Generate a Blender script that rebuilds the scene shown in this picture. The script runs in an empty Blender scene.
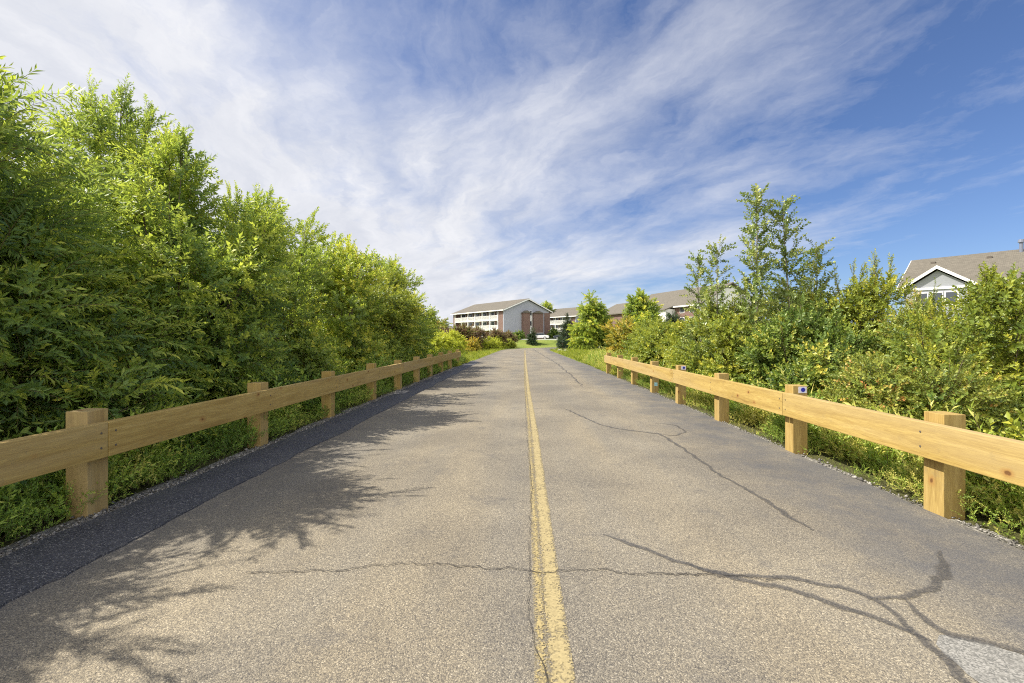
import bpy, bmesh, math, random
import numpy as np
from mathutils import Vector, Matrix, noise as mnoise
R = math.radians
S = bpy.context.scene
COL = S.collection

# ------------------------------------------------------------------ tagging
def tag(o, label=None, cat=None, group=None, kind=None):
    if label: o['label'] = label
    if cat: o['category'] = cat
    if group: o['group'] = group
    if kind: o['kind'] = kind
    return o

def empty(name, loc=(0, 0, 0), rz=0.0):
    o = bpy.data.objects.new(name, None)
    o.empty_display_size = 0.3
    COL.objects.link(o)
    o.location = loc; o.rotation_euler = (0, 0, rz)
    return o

def copy_tree(o, parent=None):
    c = o.copy(); COL.objects.link(c); c.parent = parent
    for ch in list(o.children): copy_tree(ch, c)
    return c

class MB:
    """collects boxes, tubes, polygons and links them as one mesh object"""
    def __init__(s): s.v = []; s.f = []; s.m = []
    def add(s, vs, fs, mi=0):
        b = len(s.v); s.v += [tuple(v) for v in vs]
        s.f += [tuple(i + b for i in f) for f in fs]; s.m += [mi] * len(fs)
    def box(s, x0, x1, y0, y1, z0, z1, mi=0):
        s.add([(x0,y0,z0),(x1,y0,z0),(x1,y1,z0),(x0,y1,z0),(x0,y0,z1),(x1,y0,z1),(x1,y1,z1),(x0,y1,z1)],
              [(0,3,2,1),(4,5,6,7),(0,1,5,4),(1,2,6,5),(2,3,7,6),(3,0,4,7)], mi)
    def tube(s, pts, rad, n=8, mi=0, cap=True):
        pts = [Vector(p) for p in pts]
        rings = []
        for i, p in enumerate(pts):
            d = (pts[min(i+1, len(pts)-1)] - pts[max(i-1, 0)]).normalized()
            a = Vector((0, 0, 1)) if abs(d.z) < .9 else Vector((1, 0, 0))
            u = d.cross(a).normalized(); w = d.cross(u)
            r = rad[i] if hasattr(rad, '__len__') else rad
            rings.append([p + (u*math.cos(2*math.pi*k/n) + w*math.sin(2*math.pi*k/n))*r for k in range(n)])
        vs = [v for r_ in rings for v in r_]
        fs = [(i*n+k, i*n+(k+1) % n, (i+1)*n+(k+1) % n, (i+1)*n+k) for i in range(len(pts)-1) for k in range(n)]
        if cap: fs += [tuple(range(n))[::-1], tuple((len(pts)-1)*n+k for k in range(n))]
        s.add(vs, fs, mi)
    def prism(s, poly, y0, y1, mi=0):       # poly in x,z extruded along y
        n = len(poly)
        vs = [(x, y0, z) for x, z in poly] + [(x, y1, z) for x, z in poly]
        fs = [tuple(range(n))[::-1], tuple(range(n, 2*n))] + [(i, (i+1) % n, n+(i+1) % n, n+i) for i in range(n)]
        s.add(vs, fs, mi)
    def build(s, name, mats, parent=None, bevel=0, smooth=False):
        me = bpy.data.meshes.new(name)
        me.from_pydata(s.v, [], s.f)
        if not isinstance(mats, (list, tuple)): mats = [mats]
        for m in mats: me.materials.append(m)
        me.polygons.foreach_set('material_index', s.m)
        bm = bmesh.new(); bm.from_mesh(me)
        bmesh.ops.recalc_face_normals(bm, faces=bm.faces)
        if bevel:
            bmesh.ops.bevel(bm, geom=list(bm.edges), offset=bevel, segments=2, affect='EDGES', profile=.6)
        bm.to_mesh(me); bm.free()
        if smooth: me.polygons.foreach_set('use_smooth', [True]*len(me.polygons))
        o = bpy.data.objects.new(name, me); COL.objects.link(o)
        if parent: o.parent = parent
        return o

# ------------------------------------------------------------------ materials
class NT:
    def __init__(s, name, world=False):
        if world:
            s.id = bpy.data.worlds.new(name); s.id.use_nodes = True
        else:
            s.id = bpy.data.materials.new(name); s.id.use_nodes = True
        s.t = s.id.node_tree; s.t.nodes.clear(); s.n = s.t.nodes; s.l = s.t.links
    def node(s, typ, props=None, ins=None):
        n = s.n.new(typ)
        for k, v in (props or {}).items(): setattr(n, k, v)
        for k, v in (ins or {}).items(): s.set(n.inputs[k], v)
        return n
    def set(s, sock, v):
        if isinstance(v, bpy.types.NodeSocket): s.l.new(v, sock)
        elif isinstance(v, bpy.types.Node): s.l.new(v.outputs[0], sock)
        else: sock.default_value = v
    def math(s, op, a, b=0.0, clamp=False):
        n = s.n.new('ShaderNodeMath'); n.operation = op; n.use_clamp = clamp
        s.set(n.inputs[0], a); s.set(n.inputs[1], b); return n.outputs[0]
    def noise(s, vec, scale, detail=3, rough=.5, dist=0.0):
        n = s.node('ShaderNodeTexNoise', {}, {'Scale': scale, 'Detail': detail, 'Roughness': rough, 'Distortion': dist})
        if vec is not None: s.set(n.inputs['Vector'], vec)
        return n.outputs['Fac']
    def ramp(s, fac, stops, interp='LINEAR'):
        n = s.n.new('ShaderNodeValToRGB'); cr = n.color_ramp; cr.interpolation = interp
        while len(cr.elements) < len(stops): cr.elements.new(.5)
        for e, (p, c) in zip(cr.elements, stops):
            e.position = p; e.color = tuple(c) + (1,) if len(c) == 3 else c
        s.set(n.inputs['Fac'], fac); return n.outputs['Color']
    def mix(s, fac, a, b, blend='MIX'):
        n = s.n.new('ShaderNodeMix'); n.data_type = 'RGBA'; n.blend_type = blend
        s.set(n.inputs[0], fac)
        for i, v in ((6, a), (7, b)):
            if isinstance(v, (tuple, list)) and len(v) == 3: v = tuple(v) + (1,)
            s.set(n.inputs[i], v)
        return n.outputs[2]
    def mapr(s, v, a, b, c=0.0, d=1.0, smooth=False):
        n = s.n.new('ShaderNodeMapRange'); n.clamp = True
        if smooth: n.interpolation_type = 'SMOOTHSTEP'
        for k, x in (('Value', v), ('From Min', a), ('From Max', b), ('To Min', c), ('To Max', d)): s.set(n.inputs[k], x)
        return n.outputs[0]
    def pos(s): return s.node('ShaderNodeNewGeometry').outputs['Position']
    def obj(s): return s.node('ShaderNodeTexCoord').outputs['Object']
    def scalev(s, v, sc):
        n = s.node('ShaderNodeMapping', {}, {'Vector': v, 'Scale': sc}); return n.outputs[0]
    def bump(s, h, strength, dist):
        return s.node('ShaderNodeBump', {}, {'Height': h, 'Strength': strength, 'Distance': dist}).outputs[0]
    def out(s, sh): 
        o = s.n.new('ShaderNodeOutputMaterial'); s.l.new(sh, o.inputs['Surface']); return s.id
    def principled(s, color, rough=.8, normal=None, spec=.4, metal=0.0):
        p = s.n.new('ShaderNodeBsdfPrincipled')
        s.set(p.inputs['Base Color'], tuple(color) + (1,) if isinstance(color, (tuple, list)) and len(color) == 3 else color)
        s.set(p.inputs['Roughness'], rough); s.set(p.inputs['Specular IOR Level'], spec); s.set(p.inputs['Metallic'], metal)
        if normal is not None: s.set(p.inputs['Normal'], normal)
        return p.outputs[0]

def plain(name, color, rough=.7, var=.12, scale=3.0, spec=.4):
    m = NT(name)
    n = m.noise(m.obj(), scale, 5, .6)
    c = m.mix(n, tuple(x*(1-var) for x in color), tuple(min(1, x*(1+var)) for x in color))
    return m.out(m.principled(c, rough, spec=spec))

def road_material():
    m = NT('worn_asphalt'); P = m.pos()
    sx = m.node('ShaderNodeSeparateXYZ', {}, {'Vector': P})
    v1 = m.node('ShaderNodeTexVoronoi', {}, {'Vector': P, 'Scale': 140.0, 'Randomness': 1.0})
    v2 = m.node('ShaderNodeTexVoronoi', {}, {'Vector': P, 'Scale': 210.0})
    g = m.node('ShaderNodeSeparateColor', {}, {'Color': v1.outputs['Color']})
    g2 = m.node('ShaderNodeSeparateColor', {}, {'Color': v2.outputs['Color']})
    stone = m.ramp(g.outputs[0], [(0, (.09,.083,.078)), (.2, (.16,.146,.128)), (.42, (.245,.22,.175)), (.68, (.34,.298,.225)), (.9, (.44,.385,.29)), (1, (.68,.62,.50))])
    fine = m.ramp(g2.outputs[1], [(0, (.10,.092,.085)), (.5, (.26,.235,.19)), (1, (.46,.41,.31))])
    c = m.mix(.42, stone, fine)
    c = m.mix(1, c, (.88, .875, .86), 'MULTIPLY')
    gap = m.mapr(v1.outputs['Distance'], .35, .75)
    c = m.mix(m.math('MULTIPLY', gap, .38), c, (.06, .056, .055))
    big = m.noise(P, .55, 5, .6, .4)
    streak = m.noise(m.scalev(P, (1.1, .10, 1)), 1.0, 4, .55)
    c = m.mix(m.mapr(big, .36, .62, 0, .75), c, m.mix(1, c, (.62, .63, .68), 'MULTIPLY'))
    c = m.mix(m.mapr(streak, .40, .62, 0, .7), c, m.mix(1, c, (1.18, 1.12, 1.0), 'MULTIPLY'))
    # older sealed margin along the right, with an uneven edge
    wob = m.math('MULTIPLY', m.math('SUBTRACT', m.noise(P, 1.3, 5, .65), .5), 1.5)
    rs = m.mapr(m.math('ADD', sx.outputs['X'], wob), 2.35, 3.0)
    c = m.mix(m.math('MULTIPLY', rs, m.mapr(m.noise(P, 1.7, 6, .7), .35, .6, .35, .95)), c, m.mix(.72, c, (.070, .076, .092)))
    ls = m.mapr(m.math('ADD', sx.outputs['X'], m.math('MULTIPLY', wob, .4)), -2.5, -3.05)
    c = m.mix(m.math('MULTIPLY', ls, .4), c, m.mix(.7, c, (.055, .055, .06)))
    # dark blotches of bitumen
    bl = m.mapr(m.noise(P, 1.5, 7, .75), .55, .70)
    c = m.mix(m.math('MULTIPLY', bl, .5), c, (.085, .083, .086))
    h = m.math('ADD', m.math('MULTIPLY', v1.outputs['Distance'], -1.0), m.math('MULTIPLY', v2.outputs['Distance'], -.4))
    return m.out(m.principled(c, .85, m.bump(h, .6, .005), .3))

def dark_asphalt():
    m = NT('fresh_asphalt'); P = m.pos()
    v = m.node('ShaderNodeTexVoronoi', {}, {'Vector': P, 'Scale': 120.0})
    g = m.node('ShaderNodeSeparateColor', {}, {'Color': v.outputs['Color']})
    c = m.ramp(g.outputs[0], [(0, (.022,.022,.027)), (.5, (.048,.049,.058)), (.8, (.075,.075,.085)), (.93, (.14,.137,.135)), (1, (.27,.26,.25))])
    c = m.mix(m.mapr(m.noise(P, 1.4, 5, .6), .45, .7, 0, .5), c, (.10, .098, .10))
    # pale lime stains
    st = m.mapr(m.noise(m.scalev(P, (1.3, .5, 1)), 1.1, 6, .75), .655, .70)
    c = m.mix(m.math('MULTIPLY', st, .7), c, (.42, .42, .42))
    h = m.math('MULTIPLY', v.outputs['Distance'], -1.0)
    return m.out(m.principled(c, .7, m.bump(h, .6, .006), .45))

def tar_mat():
    m = NT('bitumen_seal'); P = m.pos()
    v = m.node('ShaderNodeTexVoronoi', {}, {'Vector': P, 'Scale': 120.0})
    g = m.node('ShaderNodeSeparateColor', {}, {'Color': v.outputs['Color']})
    c = m.ramp(g.outputs[0], [(0, (.05,.05,.053)), (.6, (.085,.082,.082)), (1, (.17,.155,.135))])
    a = m.math('ADD', m.attr_e, 0) if hasattr(m, 'attr_e') else None
    at = m.node('ShaderNodeAttribute', {'attribute_name': 'edge'}).outputs['Fac']
    al = m.math('ADD', m.math('MULTIPLY', at, 1.25), m.math('MULTIPLY', m.math('SUBTRACT', m.noise(P, 45, 4, .7), .58), 2.6))
    al = m.mapr(al, -.1, .8, 0, .58)
    sh = m.node('ShaderNodeMixShader', {}, {0: al, 1: m.node('ShaderNodeBsdfTransparent').outputs[0], 2: m.principled(c, .6, m.bump(v.outputs['Distance'], .3, .004), .4)})
    return m.out(sh.outputs[0])

def hairline_mat():
    m = NT('open_crack'); P = m.pos()
    al = m.mapr(m.noise(P, 14, 4, .7), .30, .5, .35, .95)
    sh = m.node('ShaderNodeMixShader', {}, {0: al, 1: m.node('ShaderNodeBsdfTransparent').outputs[0], 2: m.principled((.03, .027, .025), .9)})
    return m.out(sh.outputs[0])

def paint_mat(name, col, wear=.5):
    m = NT(name); P = m.pos()
    v = m.node('ShaderNodeTexVoronoi', {}, {'Vector': P, 'Scale': 95.0})
    g = m.node('ShaderNodeSeparateColor', {}, {'Color': v.outputs['Color']})
    at = m.node('ShaderNodeAttribute', {'attribute_name': 'edge'}).outputs['Fac']
    n = m.noise(P, 5, 6, .75)
    f = m.math('ADD', m.math('ADD', m.math('MULTIPLY', g.outputs[2], .5), m.math('MULTIPLY', n, .9)), m.math('MULTIPLY', at, .35))
    al = m.mapr(f, wear + .28, wear + .56, .1, .92)
    c = m.mix(g.outputs[0], tuple(x*.8 for x in col), col)
    sh = m.node('ShaderNodeMixShader', {}, {0: al, 1: m.node('ShaderNodeBsdfTransparent').outputs[0], 2: m.principled(c, .75, m.bump(v.outputs['Distance'], -.4, .005))})
    return m.out(sh.outputs[0])

def wood_mat(name, axis, tint=1.0):
    """fresh yellow pine, grain running along the given local axis"""
    m = NT(name)
    oi = m.node('ShaderNodeObjectInfo').outputs['Random']
    O = m.obj()
    off = m.node('ShaderNodeCombineXYZ', {}, {'X': m.math('MULTIPLY', oi, 37.0), 'Y': m.math('MULTIPLY', oi, 11.0), 'Z': m.math('MULTIPLY', oi, 23.0)})
    V = m.node('ShaderNodeVectorMath', {'operation': 'ADD'}, {0: O, 1: off.outputs[0]}).outputs[0]
    long = {'y': (9, .55, 9), 'z': (9, 9, .6)}[axis]
    warp = m.noise(m.scalev(V, tuple(x*.35 for x in long)), 1.0, 3, .5)
    gr = m.noise(m.scalev(V, tuple(x*1.6 for x in long)), 1.0, 5, .62, .6)
    gr = m.math('ADD', gr, m.math('MULTIPLY', m.math('SINE', m.math('MULTIPLY', m.math('ADD', gr, warp), 55.0)), .045))
    fine = m.noise(m.scalev(V, tuple(x*14 for x in long)), 1.0, 4, .6)
    c = m.ramp(gr, [(.25, (.27*tint,.175*tint,.055)), (.42, (.41*tint,.29*tint,.10)), (.58, (.49*tint,.36*tint,.135)), (.75, (.56*tint,.42*tint,.18))])
    c = m.mix(m.mapr(fine, .40, .66, 0, .55), c, (.28, .18, .07))
    blotch = m.noise(m.scalev(V, tuple(x*.16 for x in long)), 1.0, 4, .6)
    c = m.mix(m.mapr(blotch, .46, .62, 0, .6), c, (.40, .31, .19))
    scuff = m.mapr(m.noise(V, 6, 6, .8), .57, .72, 0, .5)
    c = m.mix(scuff, c, (.26, .20, .12))
    # knots
    kv = m.node('ShaderNodeTexVoronoi', {}, {'Vector': m.scalev(V, {'y': (3.6, 2.3, 3.6), 'z': (3.6, 3.6, 2.3)}[axis]), 'Scale': 1.0, 'Randomness': 1.0})
    kd = m.math('ADD', kv.outputs['Distance'], m.math('MULTIPLY', m.math('SUBTRACT', m.noise(V, 22, 3), .5), .09))
    c = m.mix(m.mapr(kd, .17, .07, 0, .7), c, (.33, .175, .06))
    c = m.mix(m.mapr(kd, .075, .045, 0, .9), c, (.13, .06, .025))
    c = m.mix(1, c, (.93, .92, .80), 'MULTIPLY')
    h = m.math('ADD', m.math('MULTIPLY', gr, .8), fine)
    return m.out(m.principled(c, .78, m.bump(h, .22, .004), .25))

def leaf_mat(name, stops, trans=(.30, .42, .03), tfac=.42, rough=.55):
    m = NT(name)
    t = m.node('ShaderNodeAttribute', {'attribute_name': 'tint'}).outputs['Fac']
    c = m.ramp(t, stops)
    p = m.principled(c, rough-.08, spec=.5)
    tc = m.mix(.6, c, m.mix(t, tuple(x*.65 for x in trans), trans))
    tr = m.node('ShaderNodeBsdfTranslucent', {}, {'Color': tc})
    sh = m.node('ShaderNodeMixShader', {}, {0: tfac, 1: p, 2: tr.outputs[0]})
    return m.out(sh.outputs[0])

M = {}
M['road'] = road_material(); M['fresh'] = dark_asphalt(); M['tar'] = tar_mat(); M['hair'] = hairline_mat()
M['yellow'] = paint_mat('yellow_road_paint', (.40, .325, .165), .42)
M['yellow_old'] = paint_mat('old_yellow_road_paint', (.40, .32, .15), .52)
M['rail'] = wood_mat('pine_rail', 'y'); M['post'] = wood_mat('pine_post', 'z', .92)
M['bark'] = plain('grey_brown_bark', (.13, .10, .075), .9, .35, 12)
M['twig'] = plain('green_brown_twig', (.16, .13, .06), .8, .3, 12)
M['palebark'] = plain('pale_bark', (.26, .24, .20), .85, .3, 12)
M['white'] = plain('white_paint', (.78, .78, .77), .6, .05)
M['siding'] = None
M['dark'] = plain('dark_recess', (.05, .045, .045), .8, .2)
M['beige'] = plain('beige_render', (.34, .28, .22), .85, .1)
M['metal'] = plain('vent_metal', (.16, .18, .24), .45, .1, 6, .5)
M['concrete'] = plain('pale_concrete', (.42, .40, .37), .9, .15, 4)

def glass_mat():
    m = NT('window_glass'); return m.out(m.principled((.035, .045, .06), .08, spec=.8))
M['glass'] = glass_mat()

def siding(name, col, pitch=.2):
    m = NT(name); s = m.node('ShaderNodeSeparateXYZ', {}, {'Vector': m.obj()})
    f = m.math('FRACT', m.math('DIVIDE', s.outputs['Z'], pitch))
    n = m.noise(m.obj(), 1.2, 4)
    c = m.mix(m.mapr(n, .3, .7, 0, .3), col, tuple(x*.9 for x in col))
    c = m.mix(m.mapr(f, .88, .97), c, tuple(x*.6 for x in col))
    return m.out(m.principled(c, .7, m.bump(f, .5, .02)))
M['grey_siding'] = siding('grey_lap_siding', (.34, .36, .42))
M['dusk_siding'] = siding('blue_grey_lap_siding', (.30, .315, .35))
M['white_siding'] = siding('white_lap_siding', (.74, .74, .74))

def brick():
    m = NT('red_brick')
    b = m.node('ShaderNodeTexBrick', {}, {'Vector': m.obj(), 'Color1': (.19,.11,.09,1), 'Color2': (.12,.07,.058,1), 'Mortar': (.33,.29,.26,1), 'Scale': 4.0, 'Mortar Size': .015, 'Brick Width': .9, 'Row Height': .3})
    mp = m.node('ShaderNodeTexCoord').outputs['Object']
    # lay the brick pattern out vertically on every wall
    sx = m.node('ShaderNodeSeparateXYZ', {}, {'Vector': mp})
    cb = m.node('ShaderNodeCombineXYZ', {}, {'X': m.math('ADD', sx.outputs['X'], sx.outputs['Y']), 'Y': sx.outputs['Z'], 'Z': 0.0})
    m.l.new(cb.outputs[0], b.inputs['Vector'])
    n = m.noise(mp, .8, 4)
    c = m.mix(m.mapr(n, .35, .7, 0, .4), b.outputs['Color'], (.17, .11, .095))
    return m.out(m.principled(c, .9))
M['brick'] = brick()

def shingle(name, col):
    m = NT(name); O = m.obj()
    sx = m.node('ShaderNodeSeparateXYZ', {}, {'Vector': O})
    cb = m.node('ShaderNodeCombineXYZ', {}, {'X': sx.outputs['Y'], 'Y': m.math('MULTIPLY', sx.outputs['Z'], 2.4), 'Z': 0.0})
    b = m.node('ShaderNodeTexBrick', {}, {'Vector': cb.outputs[0], 'Color1': tuple(x*1.15 for x in col)+(1,), 'Color2': tuple(x*.8 for x in col)+(1,), 'Mortar': tuple(x*.5 for x in col)+(1,), 'Scale': 2.2, 'Mortar Size': .025, 'Brick Width': .7, 'Row Height': .35})
    n = m.noise(O, .5, 5, .6)
    c = m.mix(m.mapr(n, .35, .7, 0, .5), b.outputs['Color'], tuple(x*.78 for x in col))
    return m.out(m.principled(c, .9))
M['shingle'] = shingle('brown_asphalt_shingle', (.150, .135, .110))

def grass_ground():
    m = NT('lawn_and_soil'); P = m.pos()
    s = m.node('ShaderNodeSeparateXYZ', {}, {'Vector': P})
    n1 = m.noise(P, .25, 5, .65); n2 = m.noise(P, 2.5, 5, .7); n3 = m.noise(P, 30, 3, .7)
    g = m.ramp(n1, [(.3, (.12,.17,.03)), (.5, (.20,.25,.045)), (.7, (.29,.30,.075))])
    g = m.mix(m.mapr(n2, .4, .7, 0, .5), g, (.17, .19, .05))
    g = m.mix(m.mapr(n3, .4, .7, 0, .55), g, (.085, .12, .02))
    soil = m.mix(n2, (.055, .045, .025), (.10, .085, .045))
    # soil only under the thickets beside the bridge
    near = m.mapr(m.math('ADD', s.outputs['Y'], m.math('MULTIPLY', n1, 6)), 30, 24)
    g = m.mix(m.math('MULTIPLY', near, .75), g, soil)
    return m.out(m.principled(g, .95, m.bump(m.math('ADD', n2, n3), .8, .08), .2))
M['ground'] = grass_ground()

def gravel_mat():
    m = NT('roadside_gravel'); P = m.pos()
    v = m.node('ShaderNodeTexVoronoi', {}, {'Vector': P, 'Scale': 55.0})
    g = m.node('ShaderNodeSeparateColor', {}, {'Color': v.outputs['Color']})
    c = m.ramp(g.outputs[0], [(0, (.08,.075,.065)), (.5, (.18,.17,.15)), (1, (.36,.34,.30))])
    c = m.mix(m.mapr(m.noise(P, 3, 4), .5, .7, 0, .6), c, (.09, .08, .055))
    return m.out(m.principled(c, .9, m.bump(v.outputs['Distance'], -.9, .015)))
M['gravel'] = gravel_mat()
def stone_mat():
    m = NT('loose_stone')
    r = m.node('ShaderNodeAttribute', {'attribute_name': 'tint'}).outputs['Fac']
    return m.out(m.principled(m.ramp(r, [(0, (.08,.075,.07)), (.6, (.18,.17,.155)), (1, (.38,.36,.33))]), .9))
M['stone'] = stone_mat()

# leaf palettes (albedo)
M['willow'] = leaf_mat('willow_leaf', [(0, (0.0682, 0.1325, 0.0636)), (0.35, (0.134, 0.2318, 0.0764)), (0.65, (0.2557, 0.3642, 0.0806)), (1, (0.609, 0.6402, 0.0996))], (.62, .74, .08), .50)
M['ash'] = leaf_mat('broad_leaf', [(0, (0.0949, 0.15, 0.0545)), (0.4, (0.1941, 0.2703, 0.0686)), (0.75, (0.3668, 0.4355, 0.0828)), (1, (0.7336, 0.6606, 0.0993))], (.62, .80, .06), .45)
M['lime'] = leaf_mat('yellow_green_leaf', [(0, (0.0837, 0.145, 0.0257)), (0.4, (0.1953, 0.2645, 0.0372)), (0.75, (0.3532, 0.401, 0.0515)), (1, (0.6321, 0.5801, 0.0715))], (.60, .62, .06), .36)
M['olive'] = leaf_mat('olive_russet_leaf', [(0, (0.091, 0.1702, 0.0339)), (0.4, (0.2161, 0.2834, 0.0462)), (0.72, (0.4209, 0.4423, 0.077)), (0.86, (0.6142, 0.4536, 0.1078)), (1, (0.6825, 0.2948, 0.1078))], (.45, .42, .07), .32)
M['deep'] = leaf_mat('deep_green_leaf', [(0, (0.0687, 0.1286, 0.0327)), (0.5, (0.1601, 0.2403, 0.0456)), (0.85, (0.3621, 0.4051, 0.0586)), (1, (0.648, 0.5589, 0.091))], (.28, .42, .05), .30)
M['poplar'] = leaf_mat('poplar_leaf', [(0, (0.1134, 0.1835, 0.0476)), (0.5, (0.243, 0.3148, 0.0759)), (1, (0.5184, 0.5246, 0.1426))], (.30, .40, .08), .28, .42)
M['autumn'] = leaf_mat('yellow_leaf', [(0, (0.117, 0.168, 0.026)), (0.4, (0.312, 0.322, 0.0455)), (0.75, (0.546, 0.462, 0.052)), (1, (0.65, 0.42, 0.065))], (.6, .5, .06), .35)
M['purple'] = leaf_mat('purple_brown_leaf', [(0, (0.0972, 0.0644, 0.0436)), (0.5, (0.2052, 0.1317, 0.0693)), (0.8, (0.3024, 0.234, 0.0792)), (1, (0.3456, 0.4388, 0.099))], (.25, .10, .05), .25)
M['conifer'] = leaf_mat('conifer_needle', [(0, (0.0195, 0.0468, 0.0208)), (0.6, (0.0416, 0.0858, 0.0338)), (1, (0.091, 0.143, 0.052))], (.1, .16, .04), .12)
M['gold'] = leaf_mat('golden_leaf', [(0, (0.168, 0.2376, 0.022)), (0.5, (0.408, 0.4884, 0.044)), (1, (0.66, 0.6864, 0.066))], (.7, .68, .08), .35)
M['weed'] = leaf_mat('weed_leaf', [(0, (0.0766, 0.1589, 0.0354)), (0.45, (0.1859, 0.3178, 0.0499)), (0.8, (0.3717, 0.4992, 0.0736)), (1, (0.6997, 0.6354, 0.1734))], (.50, .58, .06), .36)
M['grassblade'] = leaf_mat('grass_blade', [(0, (0.1575, 0.2145, 0.027)), (0.5, (0.3413, 0.4076, 0.045)), (1, (0.735, 0.6435, 0.108))], (.5, .6, .06), .35)

# ------------------------------------------------------------------ fast mesh from arrays
def arr_mesh(name, V, T, mats, tint=None, mi=None, parent=None):
    me = bpy.data.meshes.new(name)
    me.vertices.add(len(V)); me.vertices.foreach_set('co', np.ascontiguousarray(V, dtype=np.float32).ravel())
    n = len(T); me.loops.add(n*3); me.loops.foreach_set('vertex_index', np.ascontiguousarray(T, dtype=np.int32).ravel())
    me.polygons.add(n); me.polygons.foreach_set('loop_start', np.arange(0, n*3, 3, dtype=np.int32))
    for m in mats: me.materials.append(m)
    if mi is not None: me.polygons.foreach_set('material_index', np.ascontiguousarray(mi, dtype=np.int32))
    if tint is not None:
        a = me.attributes.new('tint', 'FLOAT', 'POINT'); a.data.foreach_set('value', np.ascontiguousarray(tint, dtype=np.float32))
    me.update(calc_edges=True)
    o = bpy.data.objects.new(name, me); COL.objects.link(o)
    if parent: o.parent = parent
    return o

def unit(v): return v / np.maximum(np.linalg.norm(v, axis=-1, keepdims=True), 1e-9)

def shoot(rg, L, n, ll, lw, ang=50, droop=.25, stem=.004, twist=137.5, wide=.45, tip=True):
    """one leafy shoot along +Z: a thin stem and n folded leaves. Returns verts, tris, tint, matindex"""
    V, T, C, MI = [], [], [], []
    def axis(t):
        return np.array([droop*L*t*t, 0, L*t*(1-.12*droop*t)])
    K = 3
    for i in range(K+1):
        t = i/K; p = axis(t); r = stem*(1-.75*t)
        for k in range(3):
            a = 2*math.pi*k/3; V.append(p + np.array([math.cos(a)*r, math.sin(a)*r, 0])); C.append(.25)
    for i in range(K):
        for k in range(3):
            a, b = i*3+k, i*3+(k+1) % 3
            T += [(a, b, b+3), (a, b+3, a+3)]; MI += [1, 1]
    az = rg.uniform(0, 6.28)
    for j in range(n):
        t = .12 + .88*(j+rg.uniform(-.3, .3))/max(1, n-1); t = min(1, max(.05, t))
        p = axis(t); d = unit(axis(min(1, t+.05)) - axis(max(0, t-.05)))
        az += R(twist) + rg.normal(0, .25)
        rad = np.array([math.cos(az), math.sin(az), 0]); rad = unit(rad - d*np.dot(rad, d))
        A = R(ang + rg.normal(0, 11)) * (1-.55*t*t)
        e = d*math.cos(A) + rad*math.sin(A)
        nrm = unit(d*math.sin(A) - rad*math.cos(A) + rg.normal(0, .30, 3)); side = unit(np.cross(e, nrm)); nrm = np.cross(side, e)
        s = (1 - .45*abs(t-.45)) * rg.uniform(.75, 1.2); l, w = ll*s, lw*s
        q = p + e*l*.08
        b = len(V); sag = -.12*l
        V += [q, q+e*l*wide+side*w*.5+nrm*w*.16, q+e*l+nrm*sag, q+e*l*wide-side*w*.5+nrm*w*.16]
        c = rg.uniform(-.16, .16) + .22*(t-.5)
        C += [c]*4
        T += [(b, b+1, b+2), (b, b+2, b+3)]; MI += [0, 0]
    return np.array(V), np.array(T), np.array(C), np.array(MI)

TPL = {}
def templates(key, k=7, **kw):
    if key not in TPL:
        rg = np.random.default_rng(abs(hash(key)) % 1000 if False else sum(map(ord, key)))
        TPL[key] = [shoot(rg, **{a: (b*rg.uniform(.85, 1.15) if a in ('L', 'droop') else b) for a, b in kw.items()}) for _ in range(k)]
    return TPL[key]
templates('willow', L=.55, n=22, ll=.12, lw=.036, ang=52, droop=.35, stem=.0035)
templates('willow_frond', L=.75, n=30, ll=.13, lw=.034, ang=55, droop=.5, stem=.005, twist=180)
templates('broad', L=.42, n=16, ll=.10, lw=.064, ang=58, droop=.12, stem=.004)
templates('broad_big', L=.60, n=16, ll=.13, lw=.085, ang=60, droop=.3, stem=.006)
templates('small', L=.34, n=20, ll=.056, lw=.038, ang=55, droop=.2, stem=.0035)
templates('poplar', L=.50, n=15, ll=.105, lw=.095, ang=62, droop=.1, stem=.005)
templates('far', L=.85, n=22, ll=.22, lw=.15, ang=58, droop=.3, stem=.01)
templates('far_fine', L=.7, n=22, ll=.14, lw=.085, ang=50, droop=.25, stem=.008)
templates('needle', L=.6, n=34, ll=.11, lw=.035, ang=45, droop=.25, stem=.012)
templates('weed', L=.42, n=18, ll=.075, lw=.022, ang=50, droop=.25, stem=.003)
templates('tuft', L=.05, n=14, ll=.30, lw=.010, ang=28, droop=.3, stem=.001, wide=.3)
templates('tuft_short', L=.02, n=12, ll=.10, lw=.008, ang=38, droop=.3, stem=.001, wide=.3)

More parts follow.
